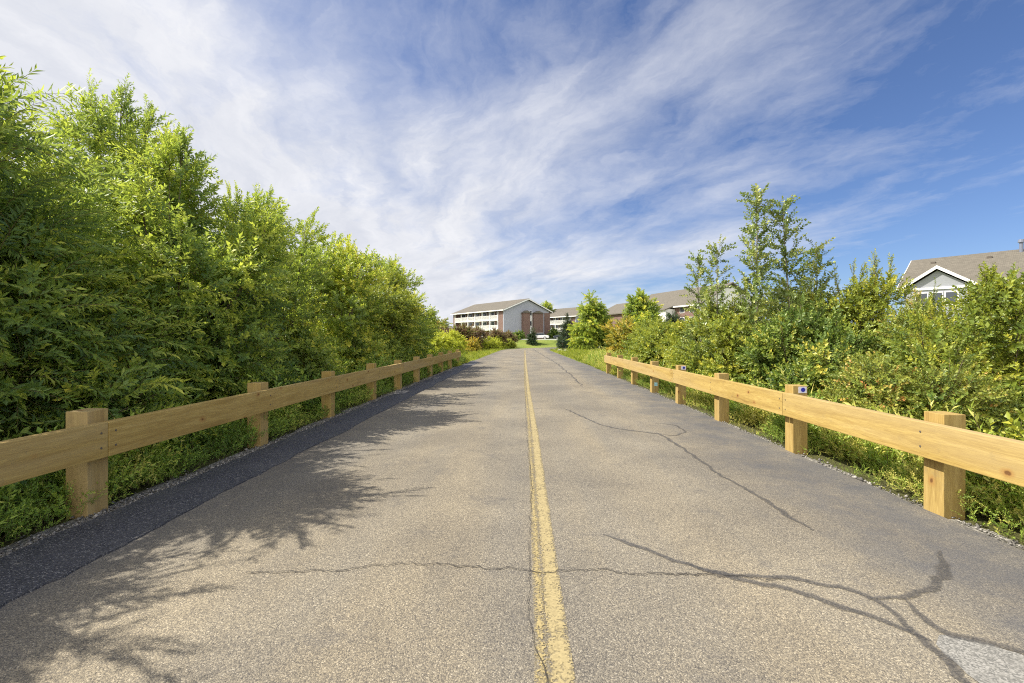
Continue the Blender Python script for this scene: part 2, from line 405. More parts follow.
def place_shoots(keys, P, D, SC, TINT, rg):
    """instance the templates at P pointing along D"""
    N = len(P); D = unit(D)
    ref = rg.normal(0, 1, (N, 3)); X = unit(np.cross(ref, D)); 
    # let the droop axis (local +X) point downwards where it can
    dn = np.array([0, 0, -1.0]) + rg.normal(0, .35, (N, 3)); Xd = dn - D*np.sum(dn*D, 1, keepdims=True)
    ok = np.linalg.norm(Xd, axis=1) > .25; X[ok] = unit(Xd[ok])
    Y = np.cross(D, X); Rm = np.stack([X, Y, D], 2)
    tp = [t for k in keys for t in TPL[k]]
    ids = rg.integers(0, len(tp), N)
    Vs, Ts, Cs, Ms = [], [], [], []; off = 0
    for i, (v, t, c, m) in enumerate(tp):
        s = np.where(ids == i)[0]
        if not len(s): continue
        W = np.einsum('nij,vj->nvi', Rm[s], v) * SC[s][:, None, None] + P[s][:, None, :]
        Vs.append(W.reshape(-1, 3)); Ts.append((t[None] + (np.arange(len(s))*len(v))[:, None, None] + off).reshape(-1, 3))
        Cs.append((c[None] + TINT[s][:, None]).ravel()); Ms.append(np.tile(m, len(s))); off += len(s)*len(v)
    return np.concatenate(Vs), np.concatenate(Ts), np.clip(np.concatenate(Cs), 0, 1), np.concatenate(Ms)

PROF = {
    'round': lambda h: np.sqrt(np.clip(1-(2*h-1)**2*.92, 0, 1)),
    'bush':  lambda h: np.clip(1.0-.25*(1-h), 0, 1)*np.sqrt(np.clip(1-h**2.6, .0, 1)),
    'cone':  lambda h: np.clip(1-h, 0, 1)**.85*.96+.04,
    'oval':  lambda h: np.clip(np.sin(np.pi*np.clip(h*.86+.12, 0, 1)), 0, 1)**.7,
}
def plant(name, label, cat, loc, H, r, keys, leaf, bark='bark', prof='round', z0=.12, nclump=30, cr=.42, ns=1500, sc=1.0, dens=1.3,
          tint=.45, leaders=8, lean=(0, 0), seed=1, group=None, trunk_r=.09, ry=None, stems=4, tv=.16, ln=.8, single=False, up=.45, crown_name='foliage'):
    rg = np.random.default_rng(seed); ry = ry or r
    root = empty(name, loc); tag(root, label, cat, group)
    pf = PROF[prof]; ns = int(ns*dens)
    # clump centres through the crown, more of them near the outside
    h = rg.uniform(0, 1, nclump*6); rr = np.sqrt(rg.uniform(0.05, 1, nclump*6)); a = rg.uniform(0, 2*np.pi, nclump*6)
    w = pf(h); keep = rg.uniform(0, 1, len(h)) < w**1.2; h, rr, a, w = h[keep][:nclump], rr[keep][:nclump], a[keep][:nclump], w[keep][:nclump]
    zz = (z0 + (1-z0)*h)*H
    crr = cr*rg.uniform(.65, 1.3, len(h))*(.45+.55*w)
    cx = np.cos(a)*np.maximum(rr*(r*w)-crr*.4, 0) + lean[0]*zz/H; cy = np.sin(a)*np.maximum(rr*(ry*w)-crr*.4, 0) + lean[1]*zz/H
    zz = np.minimum(zz, H - crr*.6)
    Cc = np.stack([cx, cy, zz], 1); ct = tint + rg.normal(0, tv*.7, len(h))
    pr = crr**2; ids = rg.choice(len(h), ns, p=pr/pr.sum())
    d = unit(rg.normal(0, 1, (ns, 3))); f = rg.uniform(.25, 1, ns)**.6
    P = Cc[ids] + d*(crr[ids]*f)[:, None]*np.array([1, 1, .85])
    cen = np.array([lean[0]*.5, lean[1]*.5, H*(z0+.35*(1-z0))])
    D = d*.75 + unit(P-cen)*.55 + np.array([0, 0, up]) + rg.normal(0, .33, (ns, 3))
    SC = sc*rg.uniform(.7, 1.2, ns); TN = ct[ids] + rg.normal(0, tv, ns)
    P[:, 2] = np.maximum(P[:, 2], .05)
    allP, allD, allS, allT = [P], [D], [SC], [TN]
    wood = MB()
    # leader shoots breaking the outline
    for k in range(leaders):
        i = rg.integers(0, len(h)); 
        cand = rg.integers(0, len(h), 3); i = cand[np.argmax(zz[cand] + np.hypot(cx, cy)[cand]*.5)]
        base = Cc[i]; dr = unit(unit(base-cen)*.8 + np.array([0, 0, .9]) + rg.normal(0, .2, 3)); L = ln*rg.uniform(.4, .9) + crr[i]
        m = 16; t = np.linspace(.25, 1, m)[:, None]
        pts = base + dr*L*t + rg.normal(0, .02, (m, 3)) 
        allP.append(pts); dd = dr + rg.normal(0, .45, (m, 3))*(1.25-t); dd[-1] = dr; allD.append(dd)
        allS.append(sc*rg.uniform(.5, .95, m)*(1.1-.35*t[:, 0])); allT.append(ct[i] + .1 + rg.normal(0, tv*.6, m))
        wood.tube([base, base+dr*L*.5, base+dr*L], [.014*sc, .009*sc, .004*sc], 4)
    V, T, C, MI = place_shoots(keys, np.concatenate(allP), np.concatenate(allD), np.concatenate(allS), np.concatenate(allT), rg)
    arr_mesh(crown_name, V, T, [M[leaf], M['twig']], C, MI, root)
    # stems and limbs
    rnd = random.Random(seed)
    if single:
        top = Vector((lean[0]*.9, lean[1]*.9, H*.9))
        pts = [Vector((0, 0, -.3))] + [Vector((top.x*t, top.y*t, H*.9*t)) + Vector((rnd.gauss(0, .02*H*.3), rnd.gauss(0, .02*H*.3), 0)) for t in (.15, .35, .6, .8, 1)]
        wood.tube(pts, [trunk_r*1.25, trunk_r, trunk_r*.8, trunk_r*.55, trunk_r*.3, trunk_r*.08], 8)
    bases = [(rnd.uniform(-.12, .12)*r, rnd.uniform(-.12, .12)*ry) for _ in range(stems)]
    for i in range(len(h)):
        if single:
            zt = max(.2*H*z0, zz[i]-.45*math.hypot(cx[i], cy[i])-.2); b = Vector((lean[0]*zt/H, lean[1]*zt/H, zt))
        else:
            bx, by = bases[i % stems]; b = Vector((bx, by, -.3))
        e = Vector((cx[i], cy[i], zz[i])); mid = b.lerp(e, .5) + Vector((-(e.x-b.x)*.18, -(e.y-b.y)*.18, .06*H*(0 if single else 1)))
        q1 = b.lerp(mid, .5) + Vector((rnd.gauss(0, .03), rnd.gauss(0, .03), 0))
        tr = trunk_r*(.35 if single else .5)*rnd.uniform(.6, 1)
        wood.tube([b, q1, mid, mid.lerp(e, .55), e], [tr, tr*.8, tr*.6, tr*.4, tr*.15], 5, cap=False)
    wood.build('trunk' if single else 'stems', M[bark], root, smooth=True)
    return root

# ------------------------------------------------------------------ ground, road
ARC_C = (30.0, 60.0); RAD = 30.0            # the road bends right round this centre
def road_s(x, y):
    """signed distance from the road's centre line (right positive) and half width"""
    x = np.asarray(x, float); y = np.asarray(y, float)
    hw = np.interp(y, [-40, 28, 62], [3.76, 3.76, 3.3])
    d = x.copy()
    arc = (y > 60) & (x < 30); rr = np.hypot(x-ARC_C[0], y-ARC_C[1]); d = np.where(arc, RAD - rr, d)
    st = (x >= 30) & (y > 60); d = np.where(st, 90 - y, d)
    hw = np.where(y > 62, 3.3, hw)
    return d, hw
def sstep(t): t = np.clip(t, 0, 1); return t*t*(3-2*t)
def terrain(x, y):
    d, hw = road_s(x, y); e = np.abs(d) - hw
    z = np.full_like(e, -.03)
    bridge = sstep((28-y)/7)*sstep((y+45)/10)
    drop = sstep((e-.32)/2.6)*.95 + sstep((e-3)/12)*.5
    z = z - bridge*drop
    z = z - .12*sstep((e-.1)/2)*(1-bridge)
    far = sstep((y-94.5)/8.5)*1.40
    z = z + far + sstep((y-150)/400)*4*0
    # thin verge dips right under the road so nothing pokes through
    z = np.where(e < 0, -.08, z)
    return z
def build_ground():
    xs = np.unique(np.concatenate([np.linspace(-1500, -60, 25), np.linspace(-60, -12, 49), np.linspace(-12, 12, 145), np.linspace(12, 60, 49), np.linspace(60, 1500, 25)]))
    ys = np.unique(np.concatenate([np.linspace(-300, -10, 20), np.linspace(-10, 30, 121), np.linspace(30, 130, 161), np.linspace(130, 3000, 40)]))
    X, Y = np.meshgrid(xs, ys); Z = terrain(X, Y)
    bump = np.array([mnoise.noise(Vector((a*.35, b*.35, 0))) for a, b in zip(X.ravel(), Y.ravel())]).reshape(X.shape)
    d, hw = road_s(X, Y); Z = Z + bump*.10*sstep((np.abs(d)-hw-.4)/2)
    nx, ny = len(xs), len(ys)
    V = np.stack([X.ravel(), Y.ravel(), Z.ravel()], 1)
    i = np.arange(nx-1)[None] + (np.arange(ny-1)*nx)[:, None]; i = i.ravel()
    T = np.concatenate([np.stack([i, i+1, i+nx+1], 1), np.stack([i, i+nx+1, i+nx], 1)])
    o = arr_mesh('ground', V, T, [M['ground']]); o.data.polygons.foreach_set('use_smooth', [True]*len(T)); tag(o, kind='structure')
build_ground()

def centre(s):
    """point and right-hand normal at distance s along the centre line (s = y on the straight)"""
    if s <= 60: return (0.0, s), (1.0, 0.0)
    a = (s-60)/RAD
    if a <= math.pi/2: return (30-RAD*math.cos(a), 60+RAD*math.sin(a)), (math.cos(a), -math.sin(a))
    return (30+(s-60-RAD*math.pi/2), 90.0), (0.0, -1.0)
def strip(name, d0, d1, s0, s1, z, mat, parent=None, step=.5, jit0=0, jit1=0, nx=1, edge=False, seed=0):
    rnd = random.Random(seed); v = []; f = []; ed = []
    n = max(2, int((s1-s0)/step)+1)
    for i in range(n):
        s = s0+(s1-s0)*i/(n-1); (cx, cy), (a, b) = centre(s)
        A = (d0(s) if callable(d0) else d0) + jit0*(mnoise.noise((s*1.7, 3.1+seed, 0))+.5*mnoise.noise((s*6, seed, 1)))
        B = (d1(s) if callable(d1) else d1) + jit1*(mnoise.noise((s*1.7, 7.7+seed, 0))+.5*mnoise.noise((s*6, seed, 5)))
        for k in range(nx+1):
            d = A+(B-A)*k/nx
            v.append((cx+a*d, cy+b*d, z)); ed.append(0 if (k in (0, nx)) else 1)
    f = [(i*(nx+1)+k, i*(nx+1)+k+1, (i+1)*(nx+1)+k+1, (i+1)*(nx+1)+k) for i in range(n-1) for k in range(nx)]
    me = bpy.data.meshes.new(name); me.from_pydata(v, [], f); me.materials.append(mat)
    if edge:
        at = me.attributes.new('edge', 'FLOAT', 'POINT'); at.data.foreach_set('value', ed)
    o = bpy.data.objects.new(name, me); COL.objects.link(o); o.parent = parent
    return o
half = lambda s: float(np.interp(s, [28, 62], [3.76, 3.3]))
road = strip('road', lambda s: -half(s), lambda s: half(s), -30, 190, 0.0, M['road'], step=.25, jit0=.025, jit1=.03)
tag(road, kind='structure')
# newer dark asphalt strip laid along the left edge of the bridge (1 cm thick)
def slab(name, d0, d1, s0, s1, z0, z1, mat, parent):
    mb = MB(); n = int((s1-s0)/.07)
    prev = None
    for i in range(n+1):
        s = s0+(s1-s0)*i/n
        A = d0+.06*mnoise.noise((s*1.5, 2, 0))+.012*mnoise.noise((s*8, 2, 0)); B = d1+.07*mnoise.noise((s*.7, 9, 0))+.03*mnoise.noise((s*3.1, 5, 0))+.02*mnoise.noise((s*11, 5, 3))
        t = min(1, (s1-s)/2); B = A+(B-A)*max(.15, t)
        cur = [(A, s, z0), (A, s, z1), (B, s, z1), (B+.012, s, z0)]
        if prev:
            b = len(mb.v); mb.add(prev+cur, [(0,1,5,4), (1,2,6,5), (2,3,7,6)])
        prev = cur
    return mb.build(name, mat, parent)
slab('asphalt_shoulder', -3.80, -3.12, -20, 33, -.06, .012, M['fresh'], road)

strip('centre_line', lambda s: float(np.interp(s, [2, 8, 14, 30, 60], [.115, .105, .045, -.02, -.06])), lambda s: float(np.interp(s, [2, 8, 14, 30, 60], [.235, .225, .16, .10, .05])), -20, 150, .004, M['yellow'], road, .12, .006, .006, 4, True, 3)
strip('faded_line', lambda s: float(np.interp(s, [2, 3.4, 8, 14, 30, 60], [.045, .05, .045, -.02, -.09, -.13])), lambda s: float(np.interp(s, [2, 8, 14, 30, 60], [.12, .11, .05, -.015, -.055])), -20, 60, .004, M['yellow_old'], road, .12, .006, .006, 2, True, 5)

def ribbon(name, pts, w, mat, z, parent, seed=1, jit=.02, sub=.05, edge=True, taper=True):
    """irregular ribbon lying on the road along a polyline of ground points"""
    P = [Vector(p) for p in pts]; out = []
    for a, b in zip(P[:-1], P[1:]):
        n = max(1, int((b-a).length/sub))
        for i in range(n): out.append(a.lerp(b, i/n))
    out.append(P[-1])
    for _ in range(3):
        out = [out[0]] + [(out[i-1]+out[i]*2+out[i+1])/4 for i in range(1, len(out)-1)] + [out[-1]]
    v, f, ed = [], [], []
    L = len(out)
    for i, p in enumerate(out):
        t = (out[min(i+1, L-1)]-out[max(i-1, 0)]).normalized(); nn = Vector((-t.y, t.x))
        q = p + nn*jit*(mnoise.noise((p.x*6+seed*9, p.y*6, 0))*1.6+mnoise.noise((p.x*23+seed*9, p.y*23, 3))*.9)
        ww = w*(.75+.9*abs(mnoise.noise((p.x*3, p.y*3, seed*5))))
        if taper: ww *= min(1, .25+i/6, .25+(L-1-i)/6)
        for k, s in enumerate((-1, -.45, .45, 1)): v.append((q.x+nn.x*ww*s*.5, q.y+nn.y*ww*s*.5, z)); ed.append(0 if k in (0, 3) else 1)
    f = [(i*4+k, i*4+k+1, i*4+k+5, i*4+k+4) for i in range(L-1) for k in range(3)]
    me = bpy.data.meshes.new(name); me.from_pydata(v, [], f); me.materials.append(mat)
    at = me.attributes.new('edge', 'FLOAT', 'POINT'); at.data.foreach_set('value', ed)
    o = bpy.data.objects.new(name, me); COL.objects.link(o); o.parent = parent; return o
C1 = [(0.638, 3.724), (0.878, 3.475), (1.105, 3.243), (1.381, 3.065), (1.77, 3.04), (2.068, 2.895), (2.172, 2.784), (2.12, 2.497), (2.09, 2.3), (2.044, 2.05), (2.0, 1.8)]
ribbon('crack_seal', C1, .065, M['tar'], .0050, road, 1)
ribbon('crack_seal', [(1.15, 3.22), (1.45, 3.0), (1.75, 2.85), (2.0, 2.62), (2.14, 2.40)], .08, M['tar'], .0060, road, 7)
ribbon('crack_seal', [(2.10, 2.80), (2.386, 2.80), (2.661, 2.953), (2.95, 3.2), (3.106, 3.45)], .075, M['tar'], .0070, road, 2)
ribbon('crack_seal', [(2.325, 2.80), (2.274, 2.60), (2.267, 2.43), (2.441, 2.41), (2.60, 2.25), (2.7, 2.0)], .075, M['tar'], .0080, road, 3)
ribbon('crack_seal', [(.9, 10.4), (1.4, 8.4), (1.749, 7.956), (2.262, 7.623), (2.296, 6.529), (2.286, 5.333), (2.372, 4.593), (2.385, 3.782)], .06, M['tar'], .0055, road, 4)
ribbon('crack_seal', [(2.262, 7.623), (2.45, 7.45), (2.75, 7.8), (2.775, 8.416), (2.433, 8.6)], .05, M['tar'], .0065, road, 5)
ribbon('crack_seal', [(1.2, 70), (1.737, 41.6), (2.024, 29.714), (2.028, 20.507), (1.934, 15.0)], .09, M['tar'], .0055, road, 6, sub=.3, jit=.08)
ribbon('crack', [(-1.9, 3.07), (-1.726, 3.104), (-1.342, 3.131), (-0.883, 3.214), (-0.385, 3.186), (0.137, 3.118), (0.518, 3.145), (0.781, 3.091), (1.184, 3.078), (1.756, 3.014)], .009, M['hair'], .0090, road, 8, jit=.028, sub=.012)
ribbon('crack', [(.12, 1.2), (.105, 2.1), (.02, 2.6), (.03, 3.3), (.07, 5.0), (.02, 8), (0, 14), (-.06, 30)], .004, M['hair'], .0095, road, 9, jit=.014, sub=.03)
def patchmat():
    m = NT('grey_repair_patch'); P = m.pos()
    v = m.node('ShaderNodeTexVoronoi', {}, {'Vector': P, 'Scale': 130.0}); g = m.node('ShaderNodeSeparateColor', {}, {'Color': v.outputs['Color']})
    c = m.ramp(g.outputs[0], [(0, (.11,.11,.105)), (.5, (.195,.19,.175)), (1, (.31,.30,.28))])
    c = m.mix(m.mapr(m.noise(P, 6, 5, .7), .5, .75, 0, .6), c, (.17, .165, .155))
    return m.out(m.principled(c, .9, m.bump(v.outputs['Distance'], -.5, .004)))
mb = MB(); poly0 = [(2.14,2.37),(2.22,2.44),(2.36,2.42),(2.50,2.30),(2.62,2.10),(2.70,1.85),(2.5,1.6),(2.2,1.6),(2.08,1.9),(2.11,2.15)]
poly = []
for (ax_, ay_), (bx_, by_) in zip(poly0, poly0[1:]+poly0[:1]):
    for k in range(8):
        q = Vector((ax_+(bx_-ax_)*k/8, ay_+(by_-ay_)*k/8, 0)); n3 = mnoise.noise(q*11)*.03+mnoise.noise(q*40)*.012; poly.append((q.x+n3, q.y+n3))
mb.add([(x, y, .0035) for x, y in poly], [tuple(range(len(poly)))]); mb.build('repair_patch', patchmat(), road)

# gravel strips beside the asphalt
for side in (-1, 1):
    g = strip('gravel_strip', side*3.70, side*(4.02 if side < 0 else 3.86), -20, 30, -.018 if side > 0 else -.014, M['gravel'], step=.2, jit1=.10, seed=side+4)
    tag(g, kind='structure')
def stones():
    rg = np.random.default_rng(5); N = 9000
    side = np.where(rg.uniform(0, 1, N) < .78, -1, 1); y = 1.5 + 28*rg.uniform(0, 1, N)**1.7
    x = side*(3.79 + np.abs(rg.normal(0, 1, N))*np.where(side < 0, .10, .05)); z = np.full(N, -.008)
    base = np.array([[1,0,0],[-1,0,0],[0,1,0],[0,-1,0],[0,0,1],[0,0,-1.]]); tri = np.array([(0,2,4),(2,1,4),(1,3,4),(3,0,4),(2,0,5),(1,2,5),(3,1,5),(0,3,5)])
    s = rg.uniform(.005, .016, N)*np.where(rg.uniform(0, 1, N) < .04, 1.9, 1)
    V = base[None]*s[:, None, None]*rg.uniform(.6, 1.3, (N, 6, 1)); a = rg.uniform(0, 6.28, N)
    ca, sa = np.cos(a), np.sin(a); x2 = V[..., 0]*ca[:, None]-V[..., 1]*sa[:, None]; y2 = V[..., 0]*sa[:, None]+V[..., 1]*ca[:, None]
    V = np.stack([x2+x[:, None], y2+y[:, None], V[..., 2]*.8+z[:, None]+s[:, None]*.3], 2)
    T = tri[None]+(np.arange(N)*6)[:, None, None]
    o = arr_mesh('loose_gravel', V.reshape(-1, 3), T.reshape(-1, 3), [M['stone']], np.repeat(rg.uniform(0, 1, N), 6))
    tag(o, 'loose grey stones strewn along both edges of the asphalt', 'gravel', kind='stuff')
stones()

# ------------------------------------------------------------------ guardrails
M['sticker'] = plain('pale_reflector_plate', (.62, .60, .70), .4, .05)
M['blue'] = plain('blue_reflector', (.02, .025, .32), .3, .1)
M['cyan'] = plain('pale_blue_tag', (.35, .62, .72), .5, .05)
M['bolt'] = plain('dull_bolt', (.10, .085, .07), .6, .2)
def guardrail(side, xpost, ys, joints, label, reflect=(), tagpost=None):
    root = empty('guardrail', (side*xpost, ys[1], 0)); tag(root, label, 'guardrail', 'timber guardrails of the bridge')
    rnd = random.Random(3+side)
    out = side                           # posts lie on the outer side of their road face
    W = .20; D = .205
    x0 = side*xpost
    for i, y in enumerate(ys):
        h = .93 + rnd.uniform(-.015, .015)
        mb = MB(); mb.box(-W/2, W/2, -D/2, D/2, -.9, h)
        p = mb.build('post', M['post'], root, bevel=.006)
        p.location = (out*W/2, y+D/2-ys[1], 0); p.rotation_euler = (rnd.uniform(-.008, .008), rnd.uniform(-.008, .008), rnd.uniform(-.03, .03))
        if i in reflect:
            r = MB(); r.box(-.025, .085, -D/2-.006, -D/2-.001, h-.10, h-.012); rf = r.build('reflector', M['sticker'], p)
            c = MB(); c.tube([(.035, -D/2-.0065, h-.055), (.035, -D/2-.010, h-.055)], .030, 20); c.build('lens', M['blue'], rf)
        if i == tagpost:
            r = MB(); r.box(-.03, .06, -D/2-.006, -D/2-.001, .20, .30); r.build('marker_tag', M['cyan'], p)
    T = .095
    for a, b in zip(joints[:-1], joints[1:]):
        L = b-a-.008
        r = MB(); r.box(-T/2, T/2, -L/2, L/2, .505, .825); rail = r.build('rail', M['rail'], root, bevel=.007)
        rail.location = (-out*(T/2+.003), (a+b)/2-ys[1], rnd.uniform(-.006, .006)); rail.rotation_euler = (rnd.uniform(-.0015, .0015), 0, 0)
        for yy in (-L/2+.07, L/2-.07, .10):
            for zz in (.60, .735):
                k = MB(); k.tube([(-out*(T/2-.002), yy, zz), (-out*(T/2+.003), yy, zz)], .010, 10); k.build('bolt', M['bolt'], rail)
    return root
yl = [1.55, 4.11, 6.80, 9.26, 11.9, 14.4, 16.9, 19.25, 21.8, 24.4, 27.2]
yr = [1.72, 4.08, 6.36, 8.80, 11.15, 13.45, 15.9, 18.3, 20.8]
guardrail(-1, 3.95, yl, [-.9, 4.21, 9.36, 14.5, 19.35, 24.5, 27.4], 'weathered pine guardrail with square posts in the tree shade along the left road edge')
guardrail(1, 3.75, yr, [1.75, 6.46, 11.25, 16.0, 21.0], 'sunlit yellow pine guardrail with blue reflectors on its posts, in front of the right shrubs', reflect=(2, 4), tagpost=5)

# ------------------------------------------------------------------ undergrowth and lawn tufts
def scatter(name, label, cat, xr, yr, N, keys, leaf, sc, seed, tint=.5, ypow=1.0, tv=.2, dirz=1.2, ex=None):
    rg = np.random.default_rng(seed)
    y = yr[0]+(yr[1]-yr[0])*rg.uniform(0, 1, N)**ypow; x = xr[0]+(xr[1]-xr[0])*rg.uniform(0, 1, N)
    if ex is not None: k = ex(x, y); x, y = x[k], y[k]; N = len(x)
    z = terrain(x, y); P = np.stack([x, y, z], 1)
    cl = np.array([mnoise.noise(Vector((a*.9, b*.9, seed))) for a, b in zip(x, y)])
    hh = np.array([mnoise.noise(Vector((a*1.7, b*1.7, seed+9))) for a, b in zip(x, y)])
    D = rg.normal(0, .42, (N, 3)); D[:, 2] = dirz
    SC = sc*rg.uniform(.55, 1.25, N)*(1+.7*hh)
    V, T, C, MI = place_shoots(keys, P, D, SC, tint+cl*.35+rg.normal(0, tv*.5, N), rg)
    o = arr_mesh(name, V, T, [M[leaf], M['twig']], C, MI); tag(o, label, cat, kind='stuff'); return o
def weeds(side, label, seed, tint):
    """low plants creeping up to the gravel, taller wild ones behind"""
    rg = np.random.default_rng(seed); Ps, Ds, Ss, Ts, K = [], [], [], [], []
    parts = []
    for (xa, xb, n, sc, up, keys) in ((3.84, 4.6, 13000, .55, .9, ['small', 'weed']), (4.15, 6.6, 12000, 1.0, 1.3, ['weed', 'small', 'weed']), (4.3, 6.0, 1500, 1.0, 2.2, ['tuft', 'weed'])):
        y = 1.0+30*rg.uniform(0, 1, n)**1.4; x = side*(xa+(xb-xa)*rg.uniform(0, 1, n)+(.12 if side < 0 else 0))
        cl = np.array([mnoise.noise(Vector((p*.9, q*.9, seed))) for p, q in zip(x, y)]); hh = np.array([mnoise.noise(Vector((p*1.6, q*1.3, seed+9))) for p, q in zip(x, y)])
        keep = rg.uniform(0, 1, n) < .85+.9*hh; x, y, cl, hh = x[keep], y[keep], cl[keep], hh[keep]; n = len(x)
        z = terrain(x, y) + rg.uniform(0, .28, n)*sc*(1+hh)
        D = rg.normal(0, .45, (n, 3)); D[:, 2] = up
        edge = np.clip((np.abs(x)-3.75)/.4, .5, 1)
        parts.append(place_shoots(keys, np.stack([x, y, z], 1), D, sc*edge*rg.uniform(.5, 1.3, n)*(1+1.1*hh), tint+cl*.45+rg.normal(0, .13, n), rg))
    off = 0; V, T, C, MI = [], [], [], []
    for v, t, c, m in parts: V.append(v); T.append(t+off); C.append(c); MI.append(m); off += len(v)
    o = arr_mesh('undergrowth', np.concatenate(V), np.concatenate(T), [M['weed'], M['twig']], np.concatenate(C), np.concatenate(MI)); tag(o, label, 'weeds', kind='stuff')
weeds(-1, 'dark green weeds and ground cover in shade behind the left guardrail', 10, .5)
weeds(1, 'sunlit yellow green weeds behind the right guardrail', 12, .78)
def verge(x, y):
    d, hw = road_s(x, y); return (np.abs(d) > hw+.05)
scatter('lawn_grass', 'short sunlit lawn grass on the right verge beyond the guardrail', 'grass', (3.3, 14), (20, 70), 16000, ['tuft_short', 'tuft_short', 'tuft'], 'grassblade', 1.0, 31, .5, 1.5, ex=verge)
scatter('lawn_grass', 'short sunlit lawn grass on the left verge beyond the guardrail', 'grass', (-14, -3.3), (26, 80), 16000, ['tuft_short', 'tuft_short', 'tuft'], 'grassblade', 1.0, 32, .5, 1.5, ex=verge)

# ------------------------------------------------------------------ thicket on the left
GL = 'trees of the left thicket behind the guardrail'
def lt(name, label, x, y, H, r, keys, leaf, **k):
    z = float(terrain(np.array([x]), np.array([y]))[0]); return plant(name, label, k.pop('cat', 'tree'), (x, y, z), H-z, r, keys, leaf, group=k.pop('group', GL), **k)
lt('willow_tree', 'bright yellow green willow at the left edge, its sprays hanging over the nearest left post', -6.9, 5.2, 4.6, 2.75, ['willow', 'willow', 'broad', 'willow_frond'], 'willow', prof='bush', z0=.10, nclump=60, cr=.62, ns=6800, tint=.64, seed=101, dens=.95, leaders=20, ln=.4, trunk_r=.13)
lt('willow_tree', 'willow with dark upright tips between the tallest left willow and the round leafy trees', -6.9, 8.8, 4.9, 2.7, ['willow', 'broad', 'broad'], 'willow', prof='bush', z0=.08, nclump=48, cr=.58, ns=5200, tint=.6, seed=102, dens=.95, leaders=24, ln=.6, trunk_r=.12)
lt('broadleaf_tree', 'dark broadleaved tree behind the second and third left posts', -6.8, 12.4, 5.2, 2.6, ['broad', 'small'], 'ash', prof='bush', z0=.06, nclump=46, cr=.6, ns=4300, tint=.64, seed=103, dens=.95, leaders=22, ln=.7, trunk_r=.12)
lt('broadleaf_tree', 'mid green broadleaved tree with feathery tips above the fourth left post', -6.9, 16.2, 5.0, 2.5, ['broad'], 'ash', prof='bush', z0=.05, nclump=42, cr=.6, ns=3600, sc=1.15, tint=.70, seed=104, dens=.95, leaders=12, ln=.7, trunk_r=.12)
lt('broadleaf_tree', 'rounded yellow green tree in the middle of the left thicket', -7.2, 20.4, 5.5, 2.4, ['broad_big', 'broad'], 'lime', prof='round', z0=.02, nclump=42, cr=.62, ns=3200, sc=1.1, tint=.5, seed=105, dens=.95, leaders=10, ln=.6, trunk_r=.12)
lt('broadleaf_tree', 'dense green tree second from the far end of the left thicket', -7.9, 24.8, 5.3, 2.5, ['broad_big'], 'ash', prof='round', z0=.02, nclump=42, cr=.65, ns=2600, sc=1.1, tint=.66, seed=106, dens=.95, leaders=9, ln=.6, trunk_r=.12)
lt('broadleaf_tree', 'smaller green tree at the far end of the left thicket, nearest the flats', -8.5, 29.6, 4.2, 2.3, ['broad_big'], 'ash', prof='round', z0=.0, nclump=36, cr=.6, ns=2100, sc=1.2, tint=.62, seed=107, leaders=8, ln=.5, trunk_r=.1)
lt('willow_tree', 'lower willow nearest the camera, out beyond the left edge, known by its shade', -7.0, 2.7, 4.1, 1.9, ['willow', 'willow_frond'], 'willow', prof='bush', z0=.12, nclump=40, cr=.6, ns=3000, sc=1.1, tint=.45, seed=108, leaders=14, trunk_r=.12)
for i, (x, y, H, r_, lab) in enumerate([
        (-10.2, 10.5, 4.9, 2.6, 'leafy background tree seen through the gaps of the near left willows'),
        (-10.6, 17.5, 4.9, 2.6, 'leafy background tree behind the middle of the left thicket'),
        (-11.2, 25.5, 5.0, 2.6, 'leafy background tree behind the far end of the left thicket')]):
    lt('broadleaf_tree', lab, x, y, H, r_, ['broad_big'], 'lime', prof='round', z0=.02, nclump=36, cr=.7, ns=1900, sc=1.3, tint=.45, seed=120+i, leaders=6)
lt('willow_tree', 'tallest willow of the left thicket, rising behind the two nearest ones', -8.5, 9.6, 6.3, 2.2, ['willow', 'broad', 'small'], 'willow', prof='bush', z0=.2, nclump=44, cr=.58, ns=2600, tint=.58, seed=131, leaders=20, ln=.5, trunk_r=.12)
GS = 'low shade shrubs behind the left guardrail'
for i, (x, y, H, r_, lab) in enumerate([
        (-5.55, 3.6, 1.1, .8, 'low leafy shrub below the rail left of the nearest left post'),
        (-5.6, 6.0, 1.3, .9, 'low dark shrub below the rail between the first and second left posts'),
        (-5.6, 8.6, 1.5, .9, 'low dark shrub below the rail behind the third left post'),
        (-5.7, 11.6, 1.6, 1.0, 'low dark shrub below the rail behind the fourth left post'),
        (-5.7, 15.2, 1.6, 1.1, 'low green shrub behind the fifth and sixth left posts'),
        (-5.9, 19.5, 1.6, 1.2, 'low green shrub behind the seventh left post')]):
    lt('shrub', lab, x, y, H, r_, ['broad', 'small'], 'ash', cat='shrub', group=GS, prof='bush', z0=.0, nclump=16, cr=.38, ns=750, tint=.42, seed=140+i, leaders=4, ln=.3, trunk_r=.03)

